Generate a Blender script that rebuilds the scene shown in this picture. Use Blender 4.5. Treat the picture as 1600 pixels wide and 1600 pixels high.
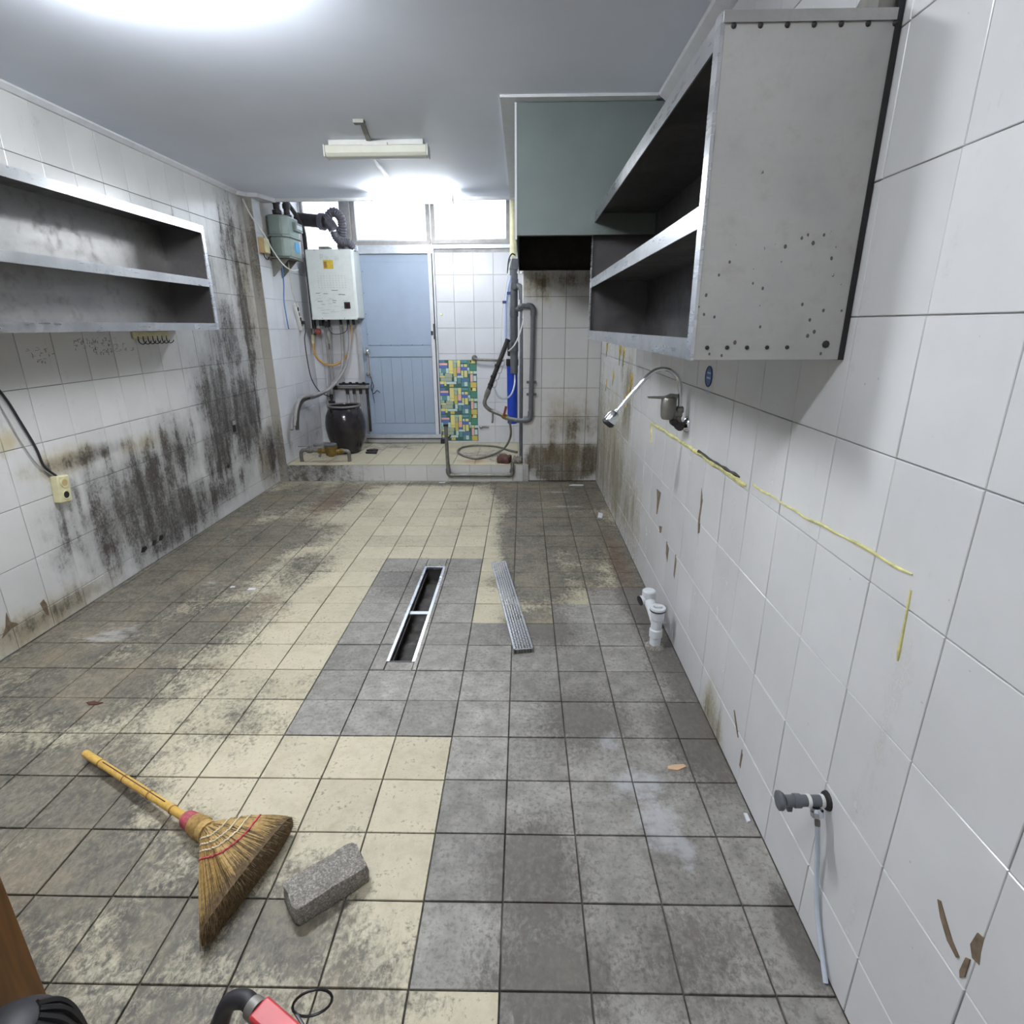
import bpy, math, random
from mathutils import Vector, Matrix
random.seed(7)
sc = bpy.context.scene
COL = sc.collection
for o in list(bpy.data.objects): bpy.data.objects.remove(o)

# ------------------------------------------------------------------ camera, world, exposure
F_PX, PITCH, ROLL, YAW, CAM_H = 878.7, .3204, -.0051, -.0204, 1.381
def cam_axes():
    cy, sy, cp, sp = math.cos(YAW), math.sin(YAW), math.cos(PITCH), math.sin(PITCH)
    right = Vector((cy, -sy, 0)); fwd = Vector((cp*sy, cp*cy, -sp)); up = Vector((sp*sy, sp*cy, cp))
    c, s = math.cos(ROLL), math.sin(ROLL)
    return c*right + s*up, -s*right + c*up, fwd
CR, CU, CF = cam_axes()
cam = bpy.data.cameras.new('camera'); cam_o = bpy.data.objects.new('camera', cam); COL.objects.link(cam_o)
cam.sensor_width = 36; cam.sensor_fit = 'HORIZONTAL'; cam.lens = F_PX/1600*36; cam.clip_start = .02
m = Matrix((( CR.x, CU.x, -CF.x, 0), (CR.y, CU.y, -CF.y, 0), (CR.z, CU.z, -CF.z, CAM_H), (0, 0, 0, 1)))
cam_o.matrix_world = m
sc.camera = cam_o
def project(p):
    d = Vector(p) - Vector((0, 0, CAM_H)); w = d.dot(CF)
    if w < .05: return None
    return (800 + F_PX*d.dot(CR)/w, 800 - F_PX*d.dot(CU)/w)

wd = bpy.data.worlds.new('world'); sc.world = wd; wd.use_nodes = True
bg = wd.node_tree.nodes['Background']
bg.inputs[0].default_value = (.88, .94, 1, 1); bg.inputs[1].default_value = 2.4     # bright overcast sky outside
sc.view_settings.view_transform = 'Standard'; sc.view_settings.look = 'None'
sc.view_settings.gamma = 1; sc.view_settings.use_curve_mapping = False
sc.view_settings.exposure = 1.05
LAMP_POWER = 66.0           # radiance of the lit lamp diffusers

# ------------------------------------------------------------------ node helpers
def srgb(r, g, b):
    f = lambda v: ((v/255+.055)/1.055)**2.4 if v/255 > .04045 else v/255/12.92
    return (f(r), f(g), f(b), 1)
class NT:
    def __init__(s, name):
        s.mat = bpy.data.materials.new(name); s.mat.use_nodes = True
        s.t = s.mat.node_tree; s.b = s.t.nodes['Principled BSDF']; s._pos = None
    def node(s, typ): return s.t.nodes.new(typ)
    def put(s, sock, v):
        if hasattr(v, 'is_linked') or isinstance(v, bpy.types.NodeSocket): s.t.links.new(v, sock)
        else: sock.default_value = v
    def math(s, op, a, b=None, c=None, clamp=False):
        n = s.node('ShaderNodeMath'); n.operation = op; n.use_clamp = clamp
        s.put(n.inputs[0], a)
        if b is not None: s.put(n.inputs[1], b)
        if c is not None: s.put(n.inputs[2], c)
        return n.outputs[0]
    def vmath(s, op, a, b=None, c=None):
        n = s.node('ShaderNodeVectorMath'); n.operation = op
        s.put(n.inputs[0], a)
        if b is not None: s.put(n.inputs[1], b)
        if c is not None: s.put(n.inputs[2], c)
        return n.outputs['Value'] if op == 'LENGTH' else n.outputs[0]
    def pos(s):
        if s._pos is None: s._pos = s.node('ShaderNodeNewGeometry').outputs['Position']
        return s._pos
    def obj(s): return s.node('ShaderNodeTexCoord').outputs['Object']
    def rand(s): return s.node('ShaderNodeObjectInfo').outputs['Random']
    def noise(s, vec, scale=5, detail=4, rough=.6, dist=0.0):
        n = s.node('ShaderNodeTexNoise'); s.put(n.inputs['Vector'], vec)
        n.inputs['Scale'].default_value = scale; n.inputs['Detail'].default_value = detail
        n.inputs['Roughness'].default_value = rough; n.inputs['Distortion'].default_value = dist
        return n.outputs[0]
    def voronoi(s, vec, scale):
        n = s.node('ShaderNodeTexVoronoi'); s.put(n.inputs['Vector'], vec); n.inputs['Scale'].default_value = scale
        return n
    def ramp(s, f, stops):
        n = s.node('ShaderNodeValToRGB'); e = n.color_ramp.elements
        while len(e) < len(stops): e.new(.5)
        for el, (p, c) in zip(e, stops):
            el.position = p; el.color = c if len(c) == 4 else (*c, 1)
        s.put(n.inputs[0], f); return n.outputs[0]
    def step(s, f, a, b):      # smooth step a..b -> 0..1
        n = s.node('ShaderNodeMapRange'); n.interpolation_type = 'SMOOTHSTEP'
        s.put(n.inputs[0], f); n.inputs[1].default_value = a; n.inputs[2].default_value = b
        return n.outputs[0]
    def mix(s, f, a, b, blend='MIX'):
        n = s.node('ShaderNodeMix'); n.data_type = 'RGBA'; n.blend_type = blend
        s.put(n.inputs[0], f); s.put(n.inputs[6], a); s.put(n.inputs[7], b); return n.outputs[2]
    def spots(s, ell, axes):
        """max of soft ellipses; ell = (u, v, ru, rv, strength); axes e.g. 'xy' of world position"""
        acc = None; ia, ib = 'xyz'.index(axes[0]), 'xyz'.index(axes[1])
        for u, v, ru, rv, st in ell:
            sca = [0, 0, 0]; off = [0, 0, 0]
            sca[ia] = 1/ru; sca[ib] = 1/rv; off[ia] = -u/ru; off[ib] = -v/rv
            l = s.vmath('LENGTH', s.vmath('MULTIPLY_ADD', s.pos(), tuple(sca), tuple(off)))
            e = s.math('MULTIPLY_ADD', l, -1.0*st, 1.0*st, clamp=True)
            acc = e if acc is None else s.math('MAXIMUM', acc, e)
        return acc
    def bump(s, h, strength=.3, dist=.01):
        n = s.node('ShaderNodeBump'); n.inputs['Strength'].default_value = strength; n.inputs['Distance'].default_value = dist
        s.put(n.inputs['Height'], h); s.t.links.new(n.outputs[0], s.b.inputs['Normal'])
    def done(s, color, rough=.5, metal=0.0, spec=None):
        s.put(s.b.inputs['Base Color'], color); s.put(s.b.inputs['Roughness'], rough); s.put(s.b.inputs['Metallic'], metal)
        if spec is not None: s.b.inputs['Specular IOR Level'].default_value = spec
        return s.mat
    def scaled(s, sc3): return s.vmath('MULTIPLY', s.pos(), sc3)

def plain(name, rgb, rough=.5, metal=0.0, var=.12, scale=18, bump=0):
    t = NT(name); n = t.noise(t.obj(), scale, 4)
    c = srgb(*rgb); d = tuple(x*(1-var*2) for x in c[:3])+(1,)
    l = tuple(min(1, x*(1+var)) for x in c[:3])+(1,)
    col = t.ramp(n, [(.25, d), (.75, l)])
    if bump: t.bump(t.noise(t.obj(), scale*6, 3), bump, .002)
    return t.done(col, rough, metal)

# ------------------------------------------------------------------ materials
# dirt maps in metres on the surfaces they soil
FLOOR_DIRT = [(-2.1, 2.35, .7, .6, 1.2), (-1.95, 3.0, .65, .9, 1.3), (-1.75, 3.6, .6, .6, 1.1), (-2.0, 4.5, .6, .8, .95), (-1.6, 4.6, .4, .75, .9),
    (-1.6, 2.4, .5, .55, 1.0), (-1.8, 1.9, .7, .5, 1.0), (-1.6, 1.35, .6, .45, 1.1), (-1.28, 1.28, .3, .25, 1.1), (-1.2, 1.1, .5, .35, .95), (-1.2, .8, .6, .35, .8),
    (-.85, 1.0, .45, .28, .85), (-.6, .95, .28, .2, .95), (-.75, .78, .5, .2, .7), (-2.22, 3.5, .35, 2.0, 1.3), (-1.35, 3.1, .3, .5, .7), (-1.1, 1.75, .4, .3, .45), (-.4, .85, .3, .2, .5),
    (.3, 4.65, .7, .7, 2.0), (.06, 3.75, .3, 1.1, 1.7), (.4, 3.7, .5, .9, 1.15), (.08, 2.95, .3, .5, 1.35), (.05, 2.45, .25, .3, .9),
    (.62, 3.0, .16, 1.6, 1.2), (-.1, 4.9, .4, .25, 1.1), (-.75, 4.98, 1.6, .12, .8), (-.06, 3.3, .12, 1.0, .9), (.35, 3.0, .35, .35, .75)]
GREY_DIRT = [(.04, 1.12, .2, .3, .9), (.05, .85, .25, .2, .9), (.62, 1.66, .2, .35, 1.2), (.2, 1.72, .3, .25, .8), (.15, 2.35, .2, .2, .8), (.66, .98, .06, .16, 1.6),
    (.69, .9, .05, .1, 1.2), (-.6, 2.9, .4, .4, .55), (.35, .9, .3, .2, .5), (.65, 2.0, .12, .4, .9)]
GREY_PALE = [(.4, 1.26, .12, .16, 1.0), (.37, 1.42, .2, .14, .9), (.3, 1.62, .1, .1, .7), (.45, 1.2, .05, .1, 1.2)]
LEFT_DIRT = [(4.25, .85, .45, .55, 1.35), (4.62, .72, .42, .6, 1.25), (4.1, .5, .35, .4, 1.1), (4.5, 1.25, .55, .55, .95), (3.15, .42, .85, .45, 1.05), (2.95, .35, .5, .45, .9),
    (3.45, .2, .9, .3, 1.15), (4.85, 1.5, .35, 1.3, .85), (4.9, .3, .35, .4, 1.0), (4.75, 2.0, .35, .6, .7), (2.85, .74, .5, .08, .85), (2.4, .07, .7, .1, .6), (3.6, .6, .4, .35, .85), (4.3, 1.7, .35, .5, .5), (4.0, .2, .8, .2, .8)]
LEFT_TAN = [(2.7, .75, .4, .12, 1.1), (2.3, .06, .8, .16, 1.1), (2.42, .9, .14, .09, 1.0), (3.3, .72, .6, .1, .8), (4.9, 1.6, .35, 1.1, .9), (4.85, .25, .3, .4, 1.0)]
RIGHT_DIRT = [(4.6, .35, .95, .6, 1.1), (4.1, .3, .8, .55, 1.0), (4.97, .5, .3, .8, 1.2), (3.72, .9, .28, .42, 1.05), (3.5, .25, .7, .4, .75), (1.72, .02, .16, .12, 1.0), (3.95, 1.1, .2, .25, .8)]
BACK_DIRT = [(.12, .2, .14, .17, 1.5), (.66, .2, .14, .2, 1.5), (.16, .22, .16, .17, 1.7), (.3, .22, .2, .18, 1.8), (.45, .22, .2, .18, 1.8), (.58, .22, .16, .17, 1.6), (.36, .08, .34, .12, 2.2), (.45, .5, .4, .25, .6), (.12, 1.72, .2, .16, .8), (.4, 1.75, .45, .14, .6), (-1.95, .15, .4, .25, 1.0)]

def make_floor_mat(name, beige):
    t = NT(name); P = t.pos()
    big = t.noise(P, 3.2, 6, .65); med = t.noise(P, 14, 6, .7); fine = t.noise(P, 70, 4, .7)
    if beige:
        base = t.ramp(med, [(.25, srgb(168, 158, 134)), (.5, srgb(190, 181, 157)), (.8, srgb(201, 192, 169))])
        pit = t.step(t.math('ADD', t.math('MULTIPLY', fine, .75), t.math('MULTIPLY', med, .45)), .66, .76)
        base = t.mix(t.math('MULTIPLY', pit, .55), base, srgb(110, 96, 72))
        dirt = FLOOR_DIRT
    else:
        base = t.ramp(med, [(.25, srgb(106, 102, 98)), (.5, srgb(142, 138, 132)), (.75, srgb(172, 167, 159))])
        base = t.mix(t.math('MULTIPLY', t.step(fine, .48, .66), .45), base, srgb(84, 79, 73))
        dirt = FLOOR_DIRT[18:] + GREY_DIRT
    tone = t.math('MULTIPLY_ADD', t.rand(), .16, .88) if beige else t.math('MULTIPLY_ADD', t.rand(), .34, .78)
    base = t.mix(1.0, base, t.node_rgb(tone), 'MULTIPLY')
    grain = t.noise(t.scaled((64, 40, 10)), 1, 4, .75, .6)
    nz = t.math('ADD', t.math('MULTIPLY', big, .85), t.math('ADD', t.math('MULTIPLY', med, .5), t.math('ADD', t.math('MULTIPLY', grain, .6), t.math('MULTIPLY', fine, .35))))
    f = t.math('ADD', t.math('MULTIPLY', t.spots(dirt, 'xy'), 1.7), t.math('MULTIPLY_ADD', nz, 2.6, -3.02))
    f2 = t.step(f, .05, 1.0)
    dcol = t.ramp(big, [(.34, srgb(52, 50, 48)), (.5, srgb(82, 78, 72)), (.68, srgb(114, 103, 87))]) if beige else \
           t.ramp(big, [(.3, srgb(72, 69, 66)), (.7, srgb(104, 98, 90))])
    thin = t.math('MULTIPLY_ADD', t.step(t.math('ADD', t.math('MULTIPLY', grain, .6), t.math('MULTIPLY', med, .4)), .38, .6), .26, .68)
    col = t.mix(t.math('MULTIPLY', f2, thin), base, dcol)
    if not beige:
        pf = t.math('ADD', t.spots(GREY_PALE, 'xy'), t.math('MULTIPLY_ADD', med, 1.6, -.95))
        col = t.mix(t.math('MULTIPLY', t.step(pf, .15, .7), .6), col, srgb(176, 176, 180))
    else:
        # rusty grease streak near the step
        rs = t.math('ADD', t.spots([(-1.6, 4.4, .25, .7, .9), (.58, 3.2, .12, .9, .9), (-1.35, 4.85, .3, .15, .7)], 'xy'), t.math('MULTIPLY_ADD', med, 1.4, -.8))
        col = t.mix(t.math('MULTIPLY', t.step(rs, .1, .8), .5), col, srgb(104, 74, 54))
        ws = t.math('ADD', t.spots([(-1.95, 2.3, .35, .25, .8), (-1.75, 2.85, .3, .4, .6), (.3, 4.72, .3, .05, .9), (.35, 4.3, .35, .06, .9)], 'xy'), t.math('MULTIPLY_ADD', t.noise(t.scaled((6, 14, 1)), 2, 6, .7), 1.6, -1.05))
        col = t.mix(t.math('MULTIPLY', t.step(ws, .2, .6), .55), col, srgb(186, 184, 182))
    t.bump(t.math('ADD', t.math('MULTIPLY', med, .6), t.math('MULTIPLY', fine, .4)), .35, .003)
    return t.done(col, t.math('MULTIPLY_ADD', med, .3, .42), spec=.35)
def _node_rgb(s, v):
    n = s.node('ShaderNodeCombineColor')
    for i in range(3): s.put(n.inputs[i], v)
    return n.outputs[0]
NT.node_rgb = _node_rgb

def make_wall_mat(name, base_rgb, dirt, axes, dirt_rgb, streak, tan=None, tan_rgb=(170, 150, 100), rough=.22, speck=.25, amount=.95, base_level=-1.0, gain=1.6):
    t = NT(name); P = t.pos()
    big = t.noise(P, 2.2, 5, .6); med = t.noise(P, 11, 6, .7); fine = t.noise(P, 60, 4, .75)
    st = t.noise(t.scaled(streak), 1, 5, .7)
    b = srgb(*base_rgb); b2 = tuple(x*.88 for x in b[:3])+(1,)
    base = t.ramp(big, [(.3, b2), (.7, b)])
    tone = t.math('MULTIPLY_ADD', t.rand(), .08, .95)
    base = t.mix(1.0, base, t.node_rgb(tone), 'MULTIPLY')
    # fly specks
    vo = t.voronoi(P, 26); spk = t.math('LESS_THAN', vo.outputs['Distance'], .07)
    keep = t.math('GREATER_THAN', med, .56)
    base = t.mix(t.math('MULTIPLY', t.math('MULTIPLY', spk, keep), speck), base, srgb(60, 54, 48))
    if tan:
        tf = t.math('ADD', t.spots(tan, axes), t.math('MULTIPLY_ADD', t.math('ADD', med, st), .9, -1.05))
        base = t.mix(t.math('MULTIPLY', t.step(tf, .05, .8), .68), base, srgb(*tan_rgb))
    nz = t.math('ADD', t.math('MULTIPLY', st, .85), t.math('ADD', t.math('MULTIPLY', med, .45), t.math('MULTIPLY', fine, .35)))
    f = t.math('ADD', t.math('MULTIPLY', t.spots(dirt, axes), gain), t.math('MULTIPLY_ADD', nz, 3.0, base_level*2.66))
    thin = t.math('MULTIPLY_ADD', t.step(t.math('ADD', t.math('MULTIPLY', st, .5), t.math('ADD', t.math('MULTIPLY', fine, .3), t.math('MULTIPLY', med, .3))), .44, .64), .5, .5)
    f2 = t.math('MULTIPLY', t.math('MULTIPLY', t.step(f, .08, 1.2), amount), thin)
    film = t.step(t.math('ADD', t.math('MULTIPLY', t.spots(dirt, axes), 1.3), t.math('MULTIPLY_ADD', t.math('ADD', med, st), .8, -.8)), .05, .9)
    base = t.mix(t.math('MULTIPLY', film, .42), base, tuple(min(1, (x*.4+sum(srgb(*dirt_rgb)[:3])/3*.6)*6.5) for x in srgb(*dirt_rgb)[:3])+(1,))
    dc = srgb(*dirt_rgb); dc2 = tuple(x*2.6 for x in dc[:3])+(1,)
    dcol = t.ramp(med, [(.38, dc), (.62, dc2)])
    col = t.mix(f2, base, dcol)
    t.bump(big, .08, .01)
    return t.done(col, t.math('MULTIPLY_ADD', f2, .45, rough), spec=.5)

M = {}
M['beige'] = make_floor_mat('beige_floor_tile', True)
M['grey'] = make_floor_mat('grey_floor_tile', False)
M['tile_l'] = make_wall_mat('left_wall_tile', (206, 205, 203), LEFT_DIRT, 'yz', (36, 31, 28), (7, 9, 1.1), LEFT_TAN, (172, 156, 112))
M['tile_r'] = make_wall_mat('right_wall_tile', (212, 212, 213), RIGHT_DIRT, 'yz', (80, 73, 52), (7, 9, .9), [(4.3, .6, .9, .7, .9), (3.4, .5, .6, .5, .5), (1.72, .06, .2, .2, .8)], (150, 140, 96), amount=.8)
M['tile_b'] = make_wall_mat('back_wall_tile', (212, 211, 210), BACK_DIRT, 'xz', (60, 51, 34), (9, 1, 1.4), [(.4, .6, .5, .5, .7), (.1, 1.7, .5, .25, .8), (.4, .25, .5, .25, 1.0)], (166, 148, 104))
M['tile_c'] = make_wall_mat('alcove_wall_tile', (214, 215, 219), [(-2.2, .3, .2, .3, .5)], 'xz', (70, 66, 62), (9, 9, 1.2), base_level=-1.08)
M['tile_pier'] = make_wall_mat('corner_pier_tile', (176, 171, 162), [(-2.24, .3, .3, .5, .9), (-2.24, 2.0, .3, .8, .5)], 'xz', (66, 60, 52), (9, 9, 1.2))
M['tile_step'] = make_wall_mat('step_riser_tile', (216, 215, 213), [(-2.0, .1, .7, .35, .95), (-1.75, .1, .4, .2, .6), (.2, .05, .3, .1, .8)], 'xz', (52, 47, 40), (12, 9, 9))
M['tile_top'] = make_wall_mat('step_top_tile', (190, 182, 156), [(-.4, 5.5, .5, .35, .8), (-1.4, 5.9, .6, .3, .7), (-1.9, 5.6, .4, .4, .6), (-.2, 5.3, .3, .2, .9)], 'xy', (84, 76, 66), (6, 6, 6), [(-.45, 5.2, .3, .15, 1.0), (-1.9, 5.2, .5, .2, .6)], (150, 104, 60), rough=.5)
def grout(name, a, b, rough=.9):
    t = NT(name); n = t.noise(t.pos(), 7, 5, .7)
    return t.done(t.ramp(n, [(.35, srgb(*a)), (.65, srgb(*b))]), rough)
M['grout_f'] = grout('floor_grout', (46, 44, 41), (104, 99, 90))
M['grout_w'] = grout('wall_grout', (150, 148, 145), (190, 189, 187))
M['grout_l'] = make_wall_mat('left_wall_grout', (150, 146, 140), LEFT_DIRT, 'yz', (30, 27, 24), (7, 9, 1.1), gain=2.2, rough=.8)
M['grout_b'] = make_wall_mat('jog_wall_grout', (120, 114, 104), BACK_DIRT, 'xz', (40, 30, 18), (9, 1, 1.4), gain=2.2, rough=.8)
M['plaster'] = plain('plaster', (196, 196, 196), .9)
def ceiling_mat():
    t = NT('ceiling_paint'); n = t.noise(t.pos(), 1.6, 4); f = t.noise(t.pos(), 160, 2)
    t.bump(f, .15, .002)
    return t.done(t.ramp(n, [(.3, srgb(222, 228, 241)), (.7, srgb(230, 235, 247))]), .7)
M['ceiling'] = ceiling_mat()
M['trim'] = plain('cream_white_trim', (205, 206, 208), .5, var=.05)
def steel_mat(name, base, rough, dirt, dirt_rgb=(60, 54, 50), spots=0.0, level=.0, metal=1.0, brush=(3, 3, 60)):
    t = NT(name); P = t.pos()
    n = t.noise(P, 4, 5, .65); f = t.noise(t.scaled(brush), 1, 3, .6); md = t.noise(P, 16, 5, .7)
    c = srgb(*base); c2 = tuple(x*.7 for x in c[:3])+(1,)
    col = t.ramp(n, [(.3, c2), (.7, c)])
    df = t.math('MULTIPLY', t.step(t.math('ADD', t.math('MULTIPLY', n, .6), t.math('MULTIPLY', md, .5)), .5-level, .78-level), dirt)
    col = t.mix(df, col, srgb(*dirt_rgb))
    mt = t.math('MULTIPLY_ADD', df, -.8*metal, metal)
    if spots:
        vo = t.voronoi(t.scaled((1, 1, .75)), 46); s1 = t.math('LESS_THAN', vo.outputs['Distance'], t.math('MULTIPLY', md, .26))
        zz = t.node('ShaderNodeSeparateXYZ'); t.put(zz.inputs[0], P)
        low = t.step(zz.outputs[2], 1.72, 1.34)
        s1 = t.math('MULTIPLY', s1, t.math('GREATER_THAN', t.math('ADD', t.math('MULTIPLY', low, .3), md), .66))
        col = t.mix(t.math('MULTIPLY', s1, spots), col, srgb(46, 42, 38)); mt = t.math('MULTIPLY', mt, t.math('SUBTRACT', 1.0, s1))
    r = t.math('MULTIPLY_ADD', f, .18, rough)
    return t.done(col, t.math('MULTIPLY_ADD', df, .35, r), mt)
M['steel'] = steel_mat('stainless_steel', (205, 206, 208), .2, .35)
M['steel_dirty'] = steel_mat('grease_stained_steel', (190, 188, 185), .36, .45, (104, 98, 92), level=.0)
M['steel_dark'] = steel_mat('dark_grey_steel', (120, 118, 119), .36, .45, (70, 66, 64), level=.05)  # darker grey steel for cabinet insides, hood rim and drain parts
M['steel_side'] = steel_mat('speckled_steel_side', (186, 184, 180), .5, .4, (128, 122, 114), spots=.85, metal=.4)
M['steel_bright'] = steel_mat('bright_steel', (226, 227, 230), .18, .2)
M['chrome'] = plain('chrome', (214, 218, 224), .12, 1.0, .05)
M['galv'] = plain('galvanised_pipe', (132, 130, 124), .5, .6, .2)
M['pvc_grey'] = plain('grey_pvc', (94, 97, 101), .45, 0, .12)
M['pvc_dark'] = plain('dark_insulation', (50, 46, 44), .7, 0, .25)
M['pvc_white'] = plain('white_pvc', (214, 216, 220), .35, 0, .04)
M['cream'] = plain('cream_plastic', (206, 200, 160), .45, 0, .1)
M['cream_box'] = plain('tan_plastic', (190, 164, 116), .5, 0, .12)
M['white_paint'] = plain('white_enamel', (208, 212, 208), .35, 0, .04)
M['white_plastic'] = plain('white_plastic', (214, 214, 210), .4, 0, .05)
M['black'] = plain('black_plastic', (26, 25, 27), .5, 0, .3)
M['black_rubber'] = plain('black_rubber', (34, 33, 38), .55, 0, .2)
M['dark_iron'] = plain('dark_iron', (52, 48, 50), .55, .4, .25)
M['meter_green'] = plain('grey_green_enamel', (124, 138, 132), .4, 0, .06)
M['blue'] = plain('blue_plastic', (30, 66, 176), .35, 0, .1)
M['blue_label'] = plain('light_blue_label', (70, 160, 214), .5, 0, .06)
M['pale_blue_tube'] = plain('pale_blue_tube', (170, 186, 214), .3, 0, .05)
M['red'] = plain('red_enamel', (186, 58, 62), .4, 0, .12)
M['red_dark'] = plain('dark_red_handle', (126, 42, 34), .5, 0, .15)
M['yellow_label'] = plain('yellow_label', (206, 178, 62), .5, 0, .12, 60)
M['brass'] = plain('tarnished_brass', (150, 128, 72), .4, .8, .2)
M['hose_grey'] = plain('grey_hose', (150, 147, 146), .55, 0, .1)
M['hose_orange'] = plain('orange_hose', (190, 146, 84), .5, 0, .12)
M['door_blue'] = plain('blue_grey_door_paint', (150, 164, 182), .45, 0, .04, 5)
M['alu'] = plain('aluminium_frame', (196, 200, 206), .35, .5, .08)
M['alu_dirty'] = plain('weathered_aluminium', (160, 156, 152), .5, .2, .12)
M['jar'] = plain('dark_brown_glaze', (40, 36, 40), .16, 0, .15)
M['sealant'] = plain('yellowed_sealant', (210, 204, 140), .6, 0, .22, 30, .4)
M['chip'] = plain('exposed_mortar', (118, 101, 82), .9, 0, .25, 40, .5)
M['redbrick'] = plain('brown_brick', (92, 66, 58), .9, 0, .25, 30, .5)
M['ink'] = plain('marker_ink', (86, 80, 76), .8)
M['screen'] = plain('dark_red_screen', (58, 26, 30), .2)
M['lens_off'] = plain('unlit_lamp_cover', (206, 206, 192), .35, 0, .03)
M['clear_vinyl'] = plain('milky_vinyl_tube', (196, 204, 216), .25, 0, .06)
def hood_mat():
    t = NT('grey_green_hood_paint'); n = t.noise(t.pos(), 3, 5); f = t.noise(t.pos(), 40, 4)
    col = t.ramp(n, [(.3, srgb(100, 110, 109)), (.7, srgb(112, 121, 119))])
    g = t.math('ADD', t.spots([(.55, 1.86, .35, .25, .8)], 'xz'), t.math('MULTIPLY_ADD', f, 1, -.6))
    return t.done(t.mix(t.math('MULTIPLY', t.step(g, .1, .8), .45), col, srgb(92, 90, 70)), .5)
M['hood'] = hood_mat()
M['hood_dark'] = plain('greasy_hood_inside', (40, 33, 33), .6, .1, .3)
def wood_mat(name, a, b, scale=(30, 30, 2)):
    t = NT(name); n = t.noise(t.vmath('MULTIPLY', t.obj(), scale), 1, 5, .6, 1.0)
    return t.done(t.ramp(n, [(.3, srgb(*a)), (.7, srgb(*b))]), .45)
M['wood'] = wood_mat('brown_wood', (104, 70, 36), (134, 92, 48))
M['bamboo'] = wood_mat('bamboo', (186, 146, 66), (216, 178, 92), (60, 60, 60))
def straw_mat(name, a, b):
    t = NT(name); n = t.noise(t.pos(), 90, 3)
    return t.done(t.ramp(n, [(.3, srgb(*a)), (.7, srgb(*b))]), .75)
M['straw'] = straw_mat('broom_straw', (142, 112, 62), (198, 166, 106))
M['straw_dark'] = straw_mat('broom_straw_tips', (66, 52, 34), (112, 88, 52))
M['thread_white'] = plain('white_thread', (214, 204, 176), .8)
M['thread_red'] = plain('red_thread', (190, 74, 86), .8)
M['band_red'] = plain('red_purple_band', (178, 78, 92), .6, 0, .25, 60)
def paver_mat():
    t = NT('concrete_paver'); n = t.noise(t.obj(), 60, 6, .75); v = t.noise(t.obj(), 210, 3)
    t.bump(t.math('ADD', n, v), .8, .004)
    return t.done(t.ramp(t.math('MULTIPLY_ADD', v, .6, t.math('MULTIPLY', n, .4)), [(.35, srgb(92, 88, 82)), (.52, srgb(134, 129, 121)), (.66, srgb(186, 181, 172))]), .95)
M['paver'] = paver_mat()
def muck_mat():
    t = NT('drain_muck'); n = t.noise(t.pos(), 18, 6, .7)
    return t.done(t.ramp(n, [(.35, srgb(22, 20, 18)), (.6, srgb(58, 54, 48)), (.75, srgb(104, 99, 90))]), .6)
M['muck'] = muck_mat()
def emit(name, col, power):
    t = NT(name); t.b.inputs['Emission Color'].default_value = (*col, 1); t.b.inputs['Emission Strength'].default_value = power
    return t.done((.9, .9, .9, 1), .4)
for _k, _f in (('far', .6), ('mid', 1.5), ('near', .56)): M['lamp_'+_k] = emit('lit_lamp_cover_'+_k, (.92, .965, 1.0), LAMP_POWER*_f)
def frosted():
    t = NT('frosted_window_glass'); tr = t.node('ShaderNodeBsdfTranslucent'); tr.inputs[0].default_value = (.95, .97, 1, 1)
    gl = t.node('ShaderNodeBsdfGlossy'); gl.inputs['Roughness'].default_value = .2
    mx = t.node('ShaderNodeMixShader'); mx.inputs[0].default_value = .06
    t.t.links.new(tr.outputs[0], mx.inputs[1]); t.t.links.new(gl.outputs[0], mx.inputs[2])
    t.t.links.new(mx.outputs[0], t.t.nodes['Material Output'].inputs['Surface'])
    return t.mat
M['frosted'] = frosted()
def mosaic_mat(name, hue):
    t = NT(name); return t.done(srgb(*hue), .4)
MOS = {k: mosaic_mat('mosaic_'+k, v) for k, v in dict(teal=(92, 140, 146), blue=(88, 108, 176), navy=(84, 118, 150), yellow=(216, 206, 132), pale=(188, 208, 206),
       mint=(150, 188, 172), green=(70, 130, 112), pink=(222, 172, 164), gold=(198, 178, 92), sage=(162, 172, 150)).items()}
M['mosaic_line'] = plain('mosaic_dark_lines', (60, 96, 90), .5)

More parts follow.
